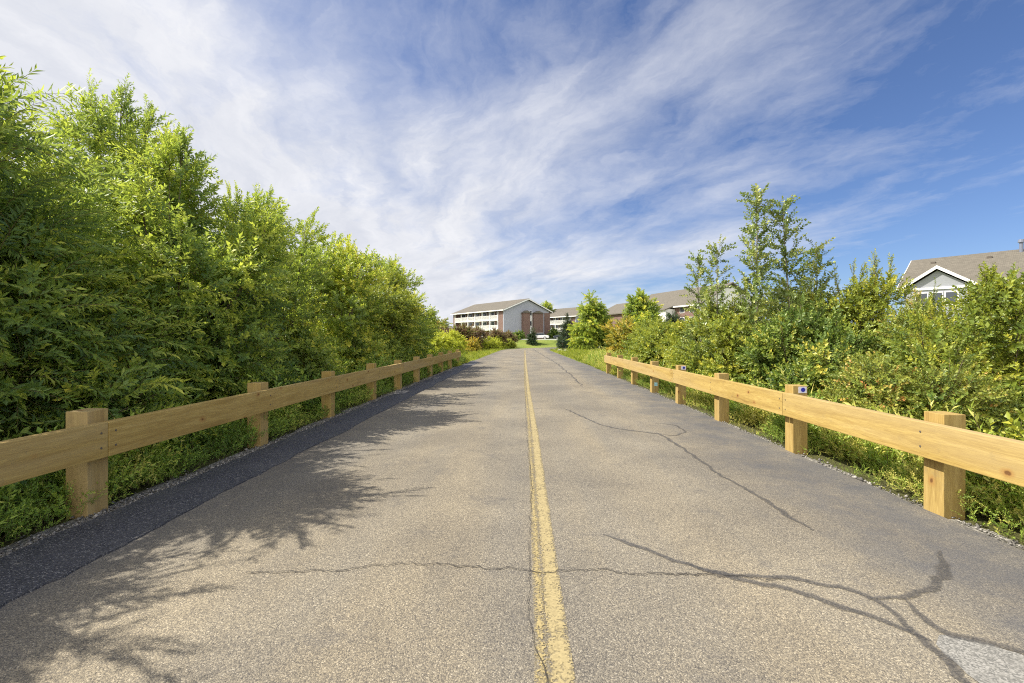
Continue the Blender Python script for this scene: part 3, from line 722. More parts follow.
# ------------------------------------------------------------------ thicket on the right
GR = 'shrubs of the right thicket behind the guardrail'
def rt(label, x, y, H, r, keys, leaf, **k):
    k.setdefault('cat', 'shrub'); return lt(k.pop('name', 'shrub'), label, x, y, H, r, keys, leaf, group=k.pop('group', GR), **k)
rt('large bright yellow green shrub at the right picture edge behind the nearest right post', 7.45, 7.2, 2.3, 1.85, ['broad', 'small', 'small'], 'lime', prof='bush', z0=.02, nclump=50, cr=.5, ns=5200, sc=.85, tint=.55, seed=201, leaders=16, ln=.22, trunk_r=.06)
rt('low olive shrub with russet leaf tips behind the rail between the two nearest right posts', 5.85, 7.0, 1.5, 1.35, ['small'], 'olive', prof='bush', z0=.0, nclump=40, cr=.40, ns=4200, sc=.95, tint=.42, tv=.17, seed=202, leaders=6, ln=.25, trunk_r=.05)
rt('yellow green low shrub under the rail at the right picture edge', 5.5, 4.6, .75, .9, ['broad', 'small'], 'lime', prof='bush', z0=.0, nclump=18, cr=.36, ns=1300, tint=.5, seed=203, leaders=4, ln=.3, trunk_r=.04)
rt('dense dark green shrub behind the second right post, right of the poplars', 6.3, 10.4, 2.5, 1.5, ['small', 'broad'], 'deep', prof='bush', z0=.0, nclump=40, cr=.48, ns=3600, tint=.50, seed=204, leaders=10, ln=.5, trunk_r=.05)
rt('tall mid green shrub in front of the gabled wing on the right', 9.3, 12.6, 3.0, 1.9, ['broad', 'small'], 'lime', prof='bush', z0=.02, nclump=40, cr=.55, ns=3400, sc=.95, tint=.55, tv=.14, seed=205, leaders=20, ln=.9, trunk_r=.06)
rt('spreading green shrub behind the olive shrub on the right', 8.8, 10.2, 2.35, 1.7, ['small', 'broad', 'small'], 'olive', prof='bush', z0=.02, nclump=36, cr=.5, ns=3400, sc=.9, tint=.38, seed=212, leaders=12, ln=.6, trunk_r=.05)
rt('feathery green shrub right beside the two poplars', 8.4, 14.2, 3.1, 1.6, ['small', 'broad'], 'lime', prof='bush', z0=.0, nclump=36, cr=.5, ns=2700, tint=.36, seed=206, leaders=18, ln=.8, trunk_r=.06)
rt('yellow green shrub at the foot of the poplars, behind the third right post', 6.3, 13.8, 2.5, 1.6, ['broad', 'small'], 'lime', prof='bush', z0=.0, nclump=36, cr=.48, ns=2800, tint=.48, seed=207, leaders=10, ln=.5, trunk_r=.05)
rt('light green shrub behind the fourth right post', 6.7, 18.0, 1.95, 1.7, ['broad', 'small'], 'lime', prof='bush', z0=.0, nclump=34, cr=.5, ns=2200, sc=1.1, tint=.55, seed=208, leaders=8, ln=.4, trunk_r=.05)
rt('light green shrub behind the last posts of the right guardrail', 6.9, 22.6, 1.9, 1.6, ['broad_big', 'small'], 'lime', prof='bush', z0=.0, nclump=32, cr=.5, ns=1700, sc=1.0, tint=.46, seed=209, leaders=8, ln=.4, trunk_r=.05)
rt('green shrub before the white gable wall on the right', 10.6, 20.5, 2.7, 1.9, ['broad_big', 'broad'], 'lime', prof='bush', z0=.0, nclump=32, cr=.55, ns=1900, sc=1.1, tint=.42, seed=210, leaders=10, ln=.5, trunk_r=.06)
rt('tall shrub behind the thicket at the right picture edge', 12.8, 10.5, 2.75, 2.0, ['broad'], 'lime', prof='bush', z0=.0, nclump=32, cr=.6, ns=2200, sc=1.1, tint=.42, seed=211, leaders=12, ln=.3, trunk_r=.06)

def poplar(label, x, y, H, r, seed, n=34):
    z = float(terrain(np.array([x]), np.array([y]))[0]); rg = np.random.default_rng(seed)
    root = empty('poplar_tree', (x, y, z)); tag(root, label, 'tree', 'young poplars of the right thicket')
    H = H-z; w = MB(); P, D, Sx = [], [], []
    ax = lambda t: np.array([.12*math.sin(t*3+seed), .1*math.sin(t*4+seed*2), H*t])
    w.tube([ax(t)-(np.array([0, 0, .3]) if t == 0 else 0) for t in np.linspace(0, 1, 9)], list(np.linspace(.05, .006, 9)), 6)
    for i in range(n):
        t = .22 + .76*i/(n-1); b = ax(t); a = i*2.4+rg.uniform(-.4, .4)
        L = r*(1.15-t)**1.25*rg.uniform(.6, 1.3)+.13
        d = unit(np.array([math.cos(a)*.75, math.sin(a)*.75, .95])); e = b+d*L
        w.tube([b, b+d*L*.5+np.array([0, 0, -.03*L]), e], [.011*(1.2-t), .008*(1.2-t), .003], 4)
        m = max(3, int(L/.075))
        for k in range(m):
            P.append(b+(e-b)*((k+.6)/m)); D.append(d+rg.normal(0, .55, 3)); Sx.append(rg.uniform(.7, 1.05))
        P.append(e); D.append(d+rg.normal(0, .2, 3)); Sx.append(rg.uniform(.6, .9))
    for k in range(5): P.append(ax(.9+.02*k)); D.append(np.array([0, 0, 1.])+rg.normal(0, .3, 3)); Sx.append(.6)
    P, D, Sx = map(np.array, (P, D, Sx))
    V, T, C, MI = place_shoots(['poplar'], P, D, Sx, .5+rg.normal(0, .2, len(P)), rg)
    arr_mesh('foliage', V, T, [M['poplar'], M['twig']], C, MI, root)
    w.build('trunk', M['palebark'], root, smooth=True)
poplar('taller of the two thin young poplars, standing left above the right thicket', 6.55, 13.0, 5.75, .62, 5, 46)
poplar('slightly lower thin young poplar right of the tallest one', 7.6, 13.1, 5.5, .68, 8, 44)
poplar('small sparse poplar sapling left of the two tall poplars', 5.75, 13.8, 4.3, .5, 12, 24)
poplar('short broad poplar sapling right of the two tall poplars', 8.5, 13.4, 4.2, .8, 17, 26)
poplar('lowest sparse poplar sapling at the left end of the poplar group', 6.35, 16.3, 4.4, .8, 21, 26)

# ------------------------------------------------------------------ trees and shrubs in the middle distance
GM = 'trees on the lawn in front of the flats'
def mt(name, label, cat, x, y, H, r, keys, leaf, **k):
    z = float(terrain(np.array([x]), np.array([y]))[0]); return plant(name, label, cat, (x, y, z), H-z, r, keys, leaf, **k)
mt('pine_tree', 'big light green tree with layered boughs and pointed top, right of the road bend', 'tree', 10.2, 69, 8.6, 3.3, ['far'], 'ash', prof='cone', z0=.10, nclump=44, cr=.85, ns=1700, sc=1.1, tint=.58, seed=301, leaders=10, ln=.9, trunk_r=.16, single=True, up=.1, group=GM)
mt('spruce_tree', 'dark spruce directly left of the big light green tree', 'tree', 6.9, 75, 5.2, 1.6, ['needle'], 'conifer', prof='cone', z0=.05, nclump=30, cr=.6, ns=1300, sc=1.3, tint=.5, seed=302, leaders=3, trunk_r=.1, single=True, up=.1, group=GM)
mt('shrub', 'small dark shrub on a bare stem by the white stones at the bend', 'shrub', 5.1, 61.5, 1.7, .45, ['far_fine'], 'conifer', prof='round', z0=.35, nclump=9, cr=.3, ns=110, sc=.7, tint=.4, seed=303, leaders=1, ln=.2, trunk_r=.07, single=True)
mt('broadleaf_tree', 'green conical tree behind the yellow leaved shrub, in front of the long brown roof', 'tree', 14.6, 58, 7.0, 2.1, ['far'], 'ash', prof='oval', z0=.08, nclump=40, cr=.8, ns=1500, sc=1.05, tint=.52, seed=304, leaders=8, ln=.8, trunk_r=.14, single=True, group=GM)
mt('spruce_tree', 'dark pointed spruce in front of the balcony of the long building', 'tree', 16.4, 50, 4.9, 1.3, ['needle'], 'conifer', prof='cone', z0=.05, nclump=26, cr=.5, ns=1000, sc=1.2, tint=.55, seed=305, leaders=2, trunk_r=.08, single=True, up=.1, group=GM)
mt('shrub', 'yellow and orange leaved shrub at the left end of the right thicket', 'shrub', 8.7, 41, 3.1, 1.5, ['broad_big', 'far_fine'], 'autumn', prof='bush', z0=.0, nclump=26, cr=.55, ns=900, sc=1.1, tint=.5, tv=.25, seed=306, leaders=6, ln=.5, trunk_r=.05)
mt('shrub', 'olive green shrub between the yellow shrub and the dark spruce', 'shrub', 10.2, 36, 2.7, 1.8, ['broad_big', 'far_fine'], 'lime', prof='bush', z0=.0, nclump=28, cr=.6, ns=1100, sc=1.1, tint=.45, seed=307, leaders=8, ln=.5, trunk_r=.05)
mt('shrub', 'light green low shrub just past the end of the right guardrail', 'shrub', 7.8, 28.5, 1.9, 1.5, ['broad_big'], 'lime', prof='bush', z0=.0, nclump=26, cr=.5, ns=1100, sc=1.0, tint=.5, seed=308, leaders=6, ln=.4, trunk_r=.05)
mt('shrub', 'green shrub behind the low shrub past the right guardrail', 'shrub', 11.4, 29.5, 2.1, 1.7, ['broad_big'], 'ash', prof='bush', z0=.0, nclump=28, cr=.6, ns=1200, sc=1.0, tint=.6, seed=309, leaders=8, ln=.5, trunk_r=.05)
mt('spruce_tree', 'small dark cone shaped spruce on the grass strip at the road end', 'tree', 1.65, 98, 3.55, .95, ['needle'], 'conifer', prof='cone', z0=.0, nclump=22, cr=.45, ns=600, sc=1.3, tint=.55, seed=310, leaders=0, trunk_r=.08, single=True, up=.15)
mt('broadleaf_tree', 'loose green tree showing behind the right end of the flats', 'tree', 6.6, 150, 12.2, 2.8, ['far'], 'ash', prof='round', z0=.3, nclump=26, cr=1.1, ns=600, sc=1.7, tint=.6, seed=311, leaders=8, ln=1.2, trunk_r=.2, single=True)
GP = 'purple leaved ornamental trees along the left drive'
for i, (x, y, H, r_, lab) in enumerate([
        (-8.55, 61, 2.8, 1.6, 'purple brown tree whose thin bare trunk stands by the last left post'),
        (-7.5, 66, 2.7, 1.6, 'purple brown tree second to the left of the road, above the round straw coloured bush'),
        (-12.3, 66, 3.0, 2.2, 'purple brown tree at the left end of its row, beside the thicket'),
        (-4.9, 76, 2.6, 1.7, 'low purple brown tree below the brick corner of the flats'),
        (-10.0, 74, 2.9, 2.4, 'purple brown tree in the rear of the row below the balconies'),
        (-3.0, 84, 2.3, 1.3, 'small purple brown tree at the right end of its row, nearest the road')]):
    mt('purple_tree', lab, 'tree', x, y, H, r_, ['far_fine'], 'purple', prof='round', z0=.38, nclump=18, cr=.55, ns=520, sc=1.05, tint=.5, tv=.22, seed=320+i, leaders=5, ln=.5, trunk_r=.06, single=True, group=GP)
GY = 'golden green shrubs on the left verge'
for i, (x, y, H, r_, leaf, lab) in enumerate([
        (-8.3, 43, 2.1, 1.5, 'gold', 'brightest yellow green shrub behind the last left posts'),
        (-8.2, 52, 2.0, 1.6, 'gold', 'yellow green shrub right of the brightest one, under the purple trees'),
        (-7.6, 36, 1.6, 1.1, 'gold', 'low yellow shrub at the foot of the left thicket'),
        (-6.7, 58, 1.15, 1.1, 'autumn', 'round straw coloured bush with a thin dark stem in front'),
        (-5.3, 68, 1.35, 1.6, 'gold', 'low yellow green bush left of the road bend'),
        (-4.3, 75, 1.35, 1.6, 'gold', 'low yellow green bush before the brick corner'),
        (-3.0, 81, 1.1, 1.3, 'lime', 'low green bush at the right end of the verge planting'),
        (-10.8, 47, 1.5, 1.1, 'lime', 'green bush beside the thicket left of the golden shrubs')]):
    mt('shrub', lab, 'shrub', x, y, H, r_, ['broad_big', 'far_fine'], leaf, prof='bush', z0=.0, nclump=22, cr=.45, ns=700, sc=.9, tint=.66, seed=340+i, leaders=3, ln=.3, trunk_r=.03, group=GY)
for i, (x, y, H, r_, lab) in enumerate([
        (-27, 108, 6.2, 4.6, 'rounded far tree left of the balconies, nearest the thicket'),
        (-21.5, 104, 4.9, 3.2, 'lower olive far tree at the left corner of the balconies'),
        (-38, 125, 7.0, 5.5, 'far tree behind the thicket on the left'),
        (-33, 112, 5.2, 4.2, 'low far tree between the left thicket and the flats')]):
    mt('broadleaf_tree', lab, 'tree', x, y, H, r_, ['far'], 'ash' if i % 2 == 0 else 'olive', prof='round', z0=.05, nclump=26, cr=1.3, ns=700, sc=1.7, tint=.45, seed=360+i, leaders=4, ln=1, trunk_r=.15, single=True, group='far trees left of the flats')
for i, (x, y, H, r_, lab) in enumerate([
        (7.6, 116, 3.6, 1.5, 'dark shrub right of the flats, beside the brick end pier'),
        (10.8, 117, 4.3, 1.7, 'dark shrub between the two buildings with white balconies'),
        (-1.2, 104.3, 2.5, .9, 'dark shrub at the foot of the grey gable wall')]):
    mt('shrub', lab, 'shrub', x, y, H, r_, ['far'], 'deep', prof='bush', z0=.0, nclump=16, cr=.6, ns=300, sc=1.1, tint=.35, seed=370+i, leaders=2, ln=.5, trunk_r=.05, group='dark foundation shrubs by the flats')
# the far wooded skyline, reads as one mass
rg = np.random.default_rng(77); N = 9000
ang = rg.uniform(-75, 75, N); ds = rg.uniform(230, 300, N); X = np.sin(np.radians(ang))*ds; Y = np.cos(np.radians(ang))*ds
top = np.array([4.2+2.0*mnoise.noise(Vector((a*.10, 0, 0)))+1.2*mnoise.noise(Vector((a*.5, 3, 0))) for a in ang])
Z = top*rg.uniform(0, 1, N)**.7+.8
V, T, C, MI = place_shoots(['far'], np.stack([X, Y, Z], 1), rg.normal(0, .6, (N, 3))+np.array([0, 0, .6]), rg.uniform(2.2, 3.6, N), .45+rg.normal(0, .15, N), rg)
o = arr_mesh('distant_woods', V, T, [M['ash'], M['twig']], C, MI); tag(o, 'low dark line of far woods on the horizon', 'woods', kind='stuff')

# white stones at the bend
GW = 'pale boulders at the road bend'
for i, (x, y, s, lab) in enumerate([(4.75, 61.4, .30, 'larger pale boulder on the verge at the road bend'), (5.35, 60.6, .22, 'small pale boulder right of the larger one at the bend'), (4.2, 63.4, .2, 'small flat pale boulder nearest the asphalt at the bend')]):
    bm = bmesh.new(); bmesh.ops.create_icosphere(bm, subdivisions=3, radius=s)
    for v in bm.verts:
        v.co *= 1+.35*mnoise.noise(v.co*4+Vector((i*5, 0, 0))); v.co.z *= .62; v.co.x *= 1.3
    me = bpy.data.meshes.new('boulder'); bm.to_mesh(me); bm.free(); me.materials.append(M['concrete'])
    o = bpy.data.objects.new('boulder', me); COL.objects.link(o); o.location = (x, y, -.03); tag(o, lab, 'boulder', GW)

# ------------------------------------------------------------------ buildings
def gable_body(L, W, ze, zr, wall, name='wall', y0=0.0):
    mb = MB(); mb.v = []; 
    return mb
def flats(loc, rz, L, W, ze, zr, label, group, bays=6, gable=True):
    """three storey block; local -X faces the balconies, local Y runs along the building away from the near gable at y=0, gable faces -Y"""
    r = empty('apartment_building', loc, rz); tag(r, label, 'building', group)
    w = MB(); D = 1.7; th = .25
    # back, far and inner walls (brick); the balcony side is set back by D
    w.box(D, D+th, 2.4, L-1.0, 0, ze)
    w.box(W-th, W, 0, L, 0, ze)
    w.box(D+th, W-th, L-th, L, 0, ze)
    w.prism([(0, ze), (W, ze), (W/2, zr-.25)], L-th, L)
    # near gable wall in grey siding is a part of its own; brick end piers here
    w.box(0, D+.8, .31, 2.4, 0, ze)                 # near brick corner
    w.box(0, D, L-1.0, L, 0, ze)
    w.build('wall', M['brick'], r)
    g = MB(); g.prism([(0.01, 0), (W-th-.01, 0), (W-th-.01, ze), (W, ze), (W/2, zr-.2), (0.01, ze)], .02, .30)
    g.build('gable_wall', M['grey_siding'], r)
    # roof: two thick slopes with overhang
    ov = .55; sl = (zr-ze)/(W/2)
    ro = MB()
    ro.prism([(-ov, ze-ov*sl+.02), (W/2, zr), (W+ov, ze-ov*sl+.02), (W+ov, ze-ov*sl+.22), (W/2, zr+.22), (-ov, ze-ov*sl+.22)], -.5, L+.5)
    rf = ro.build('roof', M['shingle'], r)
    fa = MB(); fa.box(-ov-.06, -ov-.003, -.5, L+.5, ze-ov*sl-.06, ze-ov*sl+.18)
    for s0, s1 in (((-ov, ze-ov*sl), (W/2, zr)), ((W/2, zr), (W+ov, ze-ov*sl))):
        fa.prism([(s0[0], s0[1]-.10), (s1[0], s1[1]-.10), (s1[0], s1[1]+.16), (s0[0], s0[1]+.16)], -.56, -.503)
    fa.build('fascia', M['white'], rf)
    bw = (L-3.4)/bays; H1 = ze/3
    for lv in range(3):
        z = lv*H1
        if lv:
            s = MB(); s.box(-.05, D, 2.4, L-1.0, z-.12, z+.12); s.build('balcony_slab', M['white'], r)
        if lv:
            for b in range(bays):
                y0 = 2.4+b*bw; ra = MB()
                ra.box(-.03, .03, y0+.08, y0+bw-.08, z+1.08, z+1.16); ra.box(-.03, .03, y0+.08, y0+bw-.08, z+.2, z+.27)
                n = int(bw/.16)
                for k in range(n+1): yy = y0+.1+(bw-.2)*k/n; ra.box(-.02, .02, yy-.03, yy+.03, z+.27, z+1.08)
                ra.build('balcony_railing', M['white'], r)
        for b in range(bays):
            y0 = 2.4+b*bw
            wd = MB(); wd.box(D-.05, D-.01, y0+.45, y0+bw-.45, z+.22, z+2.2); f = wd.build('door', M['white'], r)
            gl = MB(); gl.box(D-.07, D-.053, y0+.55, y0+bw/2-.05, z+.32, z+2.1); gl.box(D-.07, D-.053, y0+bw/2+.05, y0+bw-.55, z+.32, z+2.1); gl.build('pane', M['glass'], f)
    for b in range(bays+1):
        y0 = 2.4+b*bw; c = MB(); y0 = min(y0, L-1.1); c.box(-.09, .09, y0-.09, y0+.09, 0, ze-.02); c.build('column', M['white'], r)
    if gable:
        # two brick bays with little gabled hoods and a glazed stair strip between them
        for (a, b, zt) in ((5.4, 7.35, ze-.6), (8.65, 11.7, ze-.6)):
            bb = MB(); bb.box(a, b, -.95, .015, 0, zt); bb.build('brick_bay', M['brick'], r)
            h = MB(); mid = (a+b)/2; h.prism([(a-.25, zt-.02), (b+.25, zt-.02), (mid, zt+.6)], -1.2, .01); h.build('bay_hood', M['shingle'], r)
        st = MB(); st.box(7.353, 8.647, -.25, .012, 0, ze-.2); sp = st.build('stair_panel', M['white_siding'], r)
        for z in (3.4, 6.0):
            wi = MB(); wi.box(7.75, 8.45, -.29, -.253, z, z+1.3); f = wi.build('window', M['white'], r)
            pn = MB(); pn.box(7.83, 8.37, -.31, -.293, z+.08, z+1.22); pn.build('pane', M['glass'], f)
        wi = MB(); wi.box(W-1.9, W-.02, -.06, .015, 0, ze-.4); wi.build('brick_pier', M['brick'], r)
        op = MB(); op.box(.8, 5.3, -.02, .016, 0, 1.75); op.build('carport_opening', M['dark'], r)
        for x in (2.2, 3.8): c = MB(); c.box(x-.12, x+.12, -.14, -.023, 0, 1.75); c.build('carport_column', M['white'], r)
        op = MB(); op.box(11.75, 12.7, -.02, .016, 0, 1.6); op.build('entry_opening', M['dark'], r)
    return r
ZB = 1.35
# local +Y must run along (-.61,.795), local +X along (.795,.61)
flats((-5.15, 110, ZB), math.atan2(.61, .795), 25.2, 14.7, 7.25, 10.1, 'three storey flats with white balconies and grey gable wall past the road end', 'apartment blocks with white balconies')
flats((15.0, 134, ZB), math.atan2(.61, .795), 17, 14.0, 7.0, 9.9, 'smaller looking far block with white balconies partly behind the big light green tree', 'apartment blocks with white balconies', bays=4, gable=False)

def long_house():
    """long brown roofed block on the right: local Y runs away from the camera, local -X faces the road"""
    r = empty('apartment_building', (35.1, 90.5, ZB), math.atan2(.35, .94)); tag(r, 'long block with brown roof, brick walls and white balconies behind the conical tree', 'building')
    L, W, ze, zr = 26.2, 15.0, 7.3, 11.5
    w = MB(); w.box(0, W, 1.5, L, 0, ze); w.prism([(0.01, ze), (W-.01, ze), (W/2, zr-.3)], 1.6, L); w.build('wall', M['brick'], r)
    e = MB(); e.box(-.02, W+.02, 0, 1.497, 0, ze); e.prism([(0, ze+.003), (W, ze+.003), (W/2, zr-.25)], .02, 1.5); e.build('end_wall', M['white_siding'], r)
    sl = (zr-ze)/(W/2); ov = .7
    def roof(L0, L1, ze, zr, W, x0=0):
        ro = MB(); ro.prism([(x0-ov, ze-ov*sl), (x0+W/2, zr), (x0+W+ov, ze-ov*sl), (x0+W+ov, ze-ov*sl+.25), (x0+W/2, zr+.25), (x0-ov, ze-ov*sl+.25)], L0, L1); return ro.build('roof', M['shingle'], r)
    rf = roof(-.6, L+.5, ze, zr, W)
    f = MB(); f.box(-ov-.08, -ov-.003, -.6, L+.5, ze-ov*sl-.05, ze-ov*sl+.22); f.build('fascia', M['white'], rf)
    # lower wing at the far end
    w2 = MB(); w2.box(1.2, W-1, L+.01, L+17, 0, ze-.35); w2.build('rear_wing', M['brick'], r)
    ro = MB(); ro.prism([(.6, ze-.6), (W/2, zr-1.4), (W-.4, ze-.6), (W-.4, ze-.35), (W/2, zr-1.15), (.6, ze-.35)], L+.52, L+17.5); ro.build('roof', M['shingle'], r)
    # projecting white stair wing and balcony recess
    p = MB(); p.box(-2.4, -.03, 8.0, 11.3, 0, 6.6); p.build('stair_wing', M['white_siding'], r)
    lr = MB(); lr.prism([(-2.8, 6.3), (-.05, 7.25), (-.05, 7.45), (-2.8, 6.5)], 7.7, 11.6); lr.build('wing_roof', M['shingle'], r)
    for z in (2.45, 4.9):
        s = MB(); s.box(-1.5, -.03, 12.0, 16.4, z-.12, z+.1); s.build('balcony_slab', M['white'], r)
        q = MB(); q.box(-1.5, -1.44, 12.0, 16.4, z+1.0, z+1.1)
        for k in range(28): q.box(-1.49, -1.45, 12.02+k*.16, 12.07+k*.16, z+.1, z+1.0)
        q.build('balcony_railing', M['white'], r)
        d = MB(); d.box(-.06, -.003, 12.6, 15.7, z+.12, z+2.15); dd = d.build('door', M['white'], r)
        g = MB(); g.box(-.08, -.063, 12.75, 14.05, z+.25, z+2.05); g.box(-.08, -.063, 14.25, 15.55, z+.25, z+2.05); g.build('pane', M['glass'], dd)
    for k in range(2):
        c = MB(); c.box(-1.52, -1.36, 11.9+k*4.5, 12.06+k*4.5, 0, 7.0); c.build('column', M['white'], r)
    for y0 in (2.0, 5.0, 18.8, 22.4):
        for z in (.9, 3.4, 5.6):
            a = MB(); a.box(-.05, -.003, y0, y0+1.4, z, z+1.3); f = a.build('window', M['white'], r)
            g = MB(); g.box(-.07, -.053, y0+.1, y0+1.3, z+.1, z+1.2); g.build('pane', M['glass'], f)
    # small brown gable hood over the middle of the eave
    h = MB(); h.prism([(17.9, 6.7), (21.5, 6.7), (19.7, 8.2)], -1.1, 4.0); ho = h.build('roof_gable', M['shingle'], r); ho.rotation_euler = (0, 0, 0)
    for v in ho.data.vertices: v.co = Vector((v.co.y, v.co.x, v.co.z))
    ho.data.flip_normals()
    return r
long_house()

def right_house():
    # local +Y along the ridge away from the camera (-.63,.78); local -X faces the road
    rz = math.atan2(.63, .78)
    r = empty('apartment_building', (41.7, 51.1, -.1), rz); tag(r, 'brown roofed building with a white trimmed gable, rising above the right thicket', 'building')
    W, ze, zr, L = 14.0, 7.0, 11.0, 30.0
    w = MB(); w.box(.5, W-.5, -L, -.6, 0, ze); w.build('wall', M['dusk_siding'], r)
    sl = (zr-ze)/(W/2)
    ro = MB(); ro.prism([(0, ze), (W/2, zr), (W, ze), (W, ze+.22), (W/2, zr+.22), (0, ze+.22)], -L-.3, 0); rf = ro.build('roof', M['shingle'], r)
    ge = MB(); ge.prism([(.5, ze-.02), (W-.5, ze-.02), (W/2, zr-.32)], -.9, -.6); ge.build('gable_wall', M['dusk_siding'], r)
    f = MB(); f.box(-.06, -.003, -L, 0, ze-.08, ze+.2)
    for s0, s1 in (((0, ze), (W/2, zr)), ((W/2, zr), (W, ze))):
        f.prism([(s0[0], s0[1]-.12), (s1[0], s1[1]-.12), (s1[0], s1[1]+.2), (s0[0], s0[1]+.2)], .003, .06)
    f.build('fascia', M['white'], rf)
    # gabled wing facing the road: local Y from -6.0 to -1.2, projecting to x=-2
    a, b, zt = -6.6, -1.0, 9.0; m = (a+b)/2
    wg = MB(); wg.box(-2.2, .49, a+.3, b-.3, 0, ze); wb = wg.build('gabled_wing', M['dusk_siding'], r)
    def yz(mb, poly, x0, x1):
        n = len(poly); mb.add([(x0, y, z) for y, z in poly]+[(x1, y, z) for y, z in poly], [tuple(range(n)), tuple(range(n, 2*n))]+[(i, (i+1) % n, n+(i+1) % n, n+i) for i in range(n)])
    t = MB(); yz(t, [(a+.35, ze+.003), (b-.35, ze+.003), (m, zt-.3)], -2.15, -1.9); t.build('gable_wall', M['dusk_siding'], wb)
    t = MB(); yz(t, [(a-.1, ze-.08), (m, zt-.05), (b+.1, ze-.08), (b+.1, ze+.14), (m, zt+.17), (a-.1, ze+.14)], -2.5, 3.4); wr = t.build('wing_roof', M['shingle'], r)
    t = MB(); yz(t, [(a-.12, ze-.16), (m, zt-.15), (b+.12, ze-.16), (b+.12, ze+.16), (m, zt+.19), (a-.12, ze+.16)], -2.58, -2.503); t.build('fascia', M['white'], wr)
    t = MB(); t.box(-2.3, -2.203, a+.25, b-.25, ze-.25, ze-.02); t.build('trim_band', M['white'], wb)
    for y0 in (m-1.5, m-.35, m+.8):
        a_ = MB(); a_.box(-2.26, -2.203, y0-.1, y0+.95, ze-1.9, ze-.5); f_ = a_.build('window', M['white'], r)
        g = MB(); g.box(-2.28, -2.263, y0, y0+.85, ze-1.8, ze-.6); g.build('pane', M['glass'], f_)
    # roof vents
    v = MB(); v.tube([(W/2-.6, -9.1, zr-.5), (W/2-.6, -9.1, zr+.9)], .16, 12); v.tube([(W/2-.6, -9.1, zr+.85), (W/2-.6, -9.1, zr+1.15)], [.28, .24], 12); v.build('vent_pipe', M['metal'], rf)
    for y0 in (-2.2, -6.8, -11.5):
        v = MB(); v.box(W/2-1.5, W/2-1.1, y0-.2, y0+.2, zr-.75, zr-.38); v.build('roof_vent', M['bolt'], rf)
right_house()

# ------------------------------------------------------------------ drive, kerb and cars in front of the flats
mb = MB(); mb.add([(-30, 103.6, ZB+.055), (70, 103.6, ZB+.055), (70, 108.6, ZB+.055), (-30, 108.6, ZB+.055)], [(0, 1, 2, 3)])
o = mb.build('parking_lot', M['concrete']); tag(o, kind='structure')
mb = MB(); mb.box(-30, 70, 103.35, 103.597, ZB-.3, ZB+.16); o = mb.build('kerb', M['white']); tag(o, kind='structure')
M['tyre'] = plain('black_rubber', (.02, .02, .02), .8, .1); M['lamp'] = plain('lamp_lens', (.6, .6, .6), .2, .05)
def car(loc, rz, col, label, model=None):
    r = empty('parked_car', loc, rz); tag(r, label, 'car', 'cars parked before the flats')
    pm = NT('car_paint'); pmat = pm.out(pm.principled(col, .25, spec=.6))
    b = MB(); b.prism([(-2.2, .35), (2.2, .35), (2.25, .62), (2.1, .82), (1.2, .95), (-1.5, .98), (-2.15, .9), (-2.25, .6)], -.85, .85); b.build('body', pmat, r, bevel=.05)
    c = MB(); c.prism([(-1.55, .96), (1.15, .93), (.45, 1.42), (-1.0, 1.45)], -.72, .72); c.build('cabin', M['glass'], r, bevel=.04)
    t = MB(); t.prism([(-1.02, 1.453), (.46, 1.423), (.35, 1.48), (-.95, 1.50)], -.68, .68); t.build('cabin_roof', pmat, r)
    for x in (-1.35, 1.35):
        for y in (-.8, .8):
            w = MB(); w.tube([(x, y-.11, .33), (x, y+.11, .33)], .33, 16); ww = w.build('wheel', M['tyre'], r)
            h = MB(); h.tube([(x, y+(.115 if y > 0 else -.115), .33), (x, y+(.125 if y > 0 else -.125), .33)], .19, 12); h.build('rim', M['lamp'], ww)
    for y in (-.6, .6):
        l = MB(); l.box(2.16, 2.235, y-.16, y+.16, .64, .76); l.build('headlight', M['lamp'], r)
    return r
car((3.4, 106.6, ZB+.06), R(172), (.75, .75, .76), 'white parked car right of the small cone shaped spruce')
car((-2.3, 106.4, ZB+.06), R(8), (.42, .36, .28), 'tan parked car in front of the grey gable wall')
car((8.9, 107.0, ZB+.06), R(178), (.04, .05, .07), 'dark parked car right of the white one')

# ------------------------------------------------------------------ light, sky, camera
SUN_EL, SUN_AZ = R(48), math.atan2(-1.0, .04)      # azimuth from +Y towards +X
sun_dir = Vector((math.sin(SUN_AZ)*math.cos(SUN_EL), math.cos(SUN_AZ)*math.cos(SUN_EL), math.sin(SUN_EL)))
ld = bpy.data.lights.new('sun', 'SUN'); ld.energy = 4.5; ld.angle = R(.4); ld.color = (1, .93, .80)
lo = bpy.data.objects.new('sun', ld); COL.objects.link(lo); lo.rotation_euler = sun_dir.to_track_quat('Z', 'Y').to_euler(); lo.location = (-40, 20, 60)

w = NT('World', True); S.world = w.id
sky = w.node('ShaderNodeTexSky', {'sky_type': 'NISHITA', 'sun_disc': False, 'sun_elevation': SUN_EL, 'sun_rotation': SUN_AZ % (2*math.pi), 'altitude': 200.0, 'air_density': 1.0, 'dust_density': .6, 'ozone_density': 2.0})
gen = w.node('ShaderNodeTexCoord').outputs['Generated']
sp = w.node('ShaderNodeSeparateXYZ', {}, {'Vector': gen})
zc = w.math('ADD', w.math('MAXIMUM', sp.outputs['Z'], 0.0), .16)
px = w.math('DIVIDE', sp.outputs['X'], zc); py = w.math('DIVIDE', sp.outputs['Y'], zc)
pl = w.node('ShaderNodeCombineXYZ', {}, {'X': px, 'Y': py, 'Z': 0.0}).outputs[0]
warp = w.node('ShaderNodeTexNoise', {}, {'Vector': pl, 'Scale': .8, 'Detail': 8.0, 'Roughness': .6})
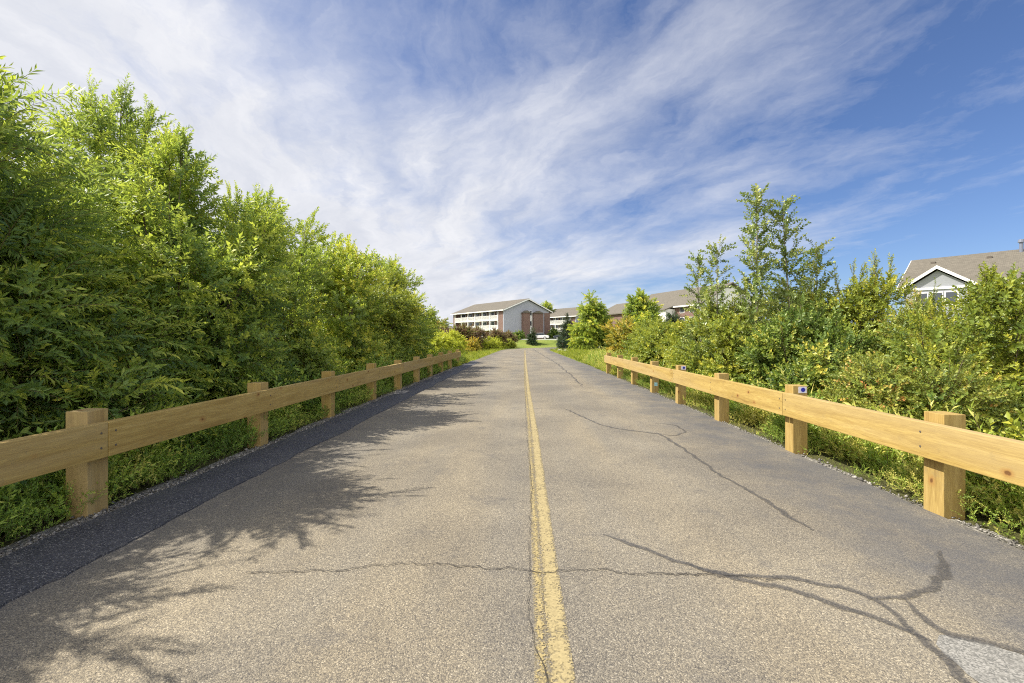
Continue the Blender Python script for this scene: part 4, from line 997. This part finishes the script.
wv = w.node('ShaderNodeVectorMath', {'operation': 'MULTIPLY_ADD'}, {0: warp.outputs['Color'], 1: (.75, .75, 0), 2: pl}).outputs[0]
def streak(rot, sc, det, off):
    r_ = w.node('ShaderNodeVectorRotate', {'rotation_type': 'Z_AXIS'}, {'Vector': wv, 'Angle': R(rot)})
    mp = w.node('ShaderNodeMapping', {}, {'Vector': r_.outputs[0], 'Scale': sc, 'Location': off})
    return w.noise(mp.outputs[0], 1.0, det, .62, .25)
s1 = streak(-128, (.55, 1.35, 1), 12, (3.1, .4, 0)); s2 = streak(-112, (1.5, 4.2, 1), 12, (1.2, 5.0, 0)); s3 = w.noise(pl, .85, 9, .62)
f = w.math('ADD', w.math('ADD', w.math('MULTIPLY', s1, .62), w.math('MULTIPLY', s2, .22)), w.math('MULTIPLY', s3, .51))
# thicker cloud to the left and towards the horizon, clear blue to the upper right
bias = w.math('ADD', w.math('MULTIPLY', px, -.145), w.math('MULTIPLY', w.math('SUBTRACT', .40, sp.outputs['Z']), .42))
f = w.math('ADD', w.math('ADD', f, bias), w.mapr(sp.outputs['Y'], -.05, -.5, 0, .35))  # extra cloud cover added out of view behind the camera to raise the fill
cov = w.mapr(f, .50, .84, 0, 1.0, False)
skc = w.node('ShaderNodeVectorMath', {'operation': 'SCALE'}, {0: sky.outputs[0], 3: .074}).outputs[0]
skc = w.mix(1, skc, (.70, .80, 1.04), 'MULTIPLY')
cl = w.mix(w.mapr(s2, .35, .65), (.40, .415, .46), (.50, .505, .53))
cl = w.mix(w.mapr(sp.outputs['Y'], .15, -.75), cl, (1.12, 1.08, 1.02))     # unseen clouds behind the camera, brightened as added fill light
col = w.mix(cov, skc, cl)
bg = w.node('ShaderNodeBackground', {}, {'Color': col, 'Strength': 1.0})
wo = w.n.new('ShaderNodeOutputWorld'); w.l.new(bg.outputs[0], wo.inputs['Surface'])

cd = bpy.data.cameras.new('camera'); cam = bpy.data.objects.new('camera', cd); COL.objects.link(cam); S.camera = cam
cd.sensor_width = 36; cd.lens = 16.0; cd.shift_x = -13/1024; cd.shift_y = -3/1024; cd.clip_start = .05; cd.clip_end = 6000
cam.location = (0, 0, 1.6); cam.rotation_euler = (R(90), 0, 0)
S.view_settings.view_transform = 'Standard'; S.view_settings.look = 'None'; S.view_settings.exposure = 0.84; S.view_settings.gamma = 1
S.cycles.use_denoising = False; S.cycles.pixel_filter_type = 'BLACKMAN_HARRIS'; S.cycles.filter_width = 1.1; S.cycles.max_bounces = 8; S.cycles.transparent_max_bounces = 12; S.cycles.diffuse_bounces = 6
S.render.resolution_x = 1024; S.render.resolution_y = 683
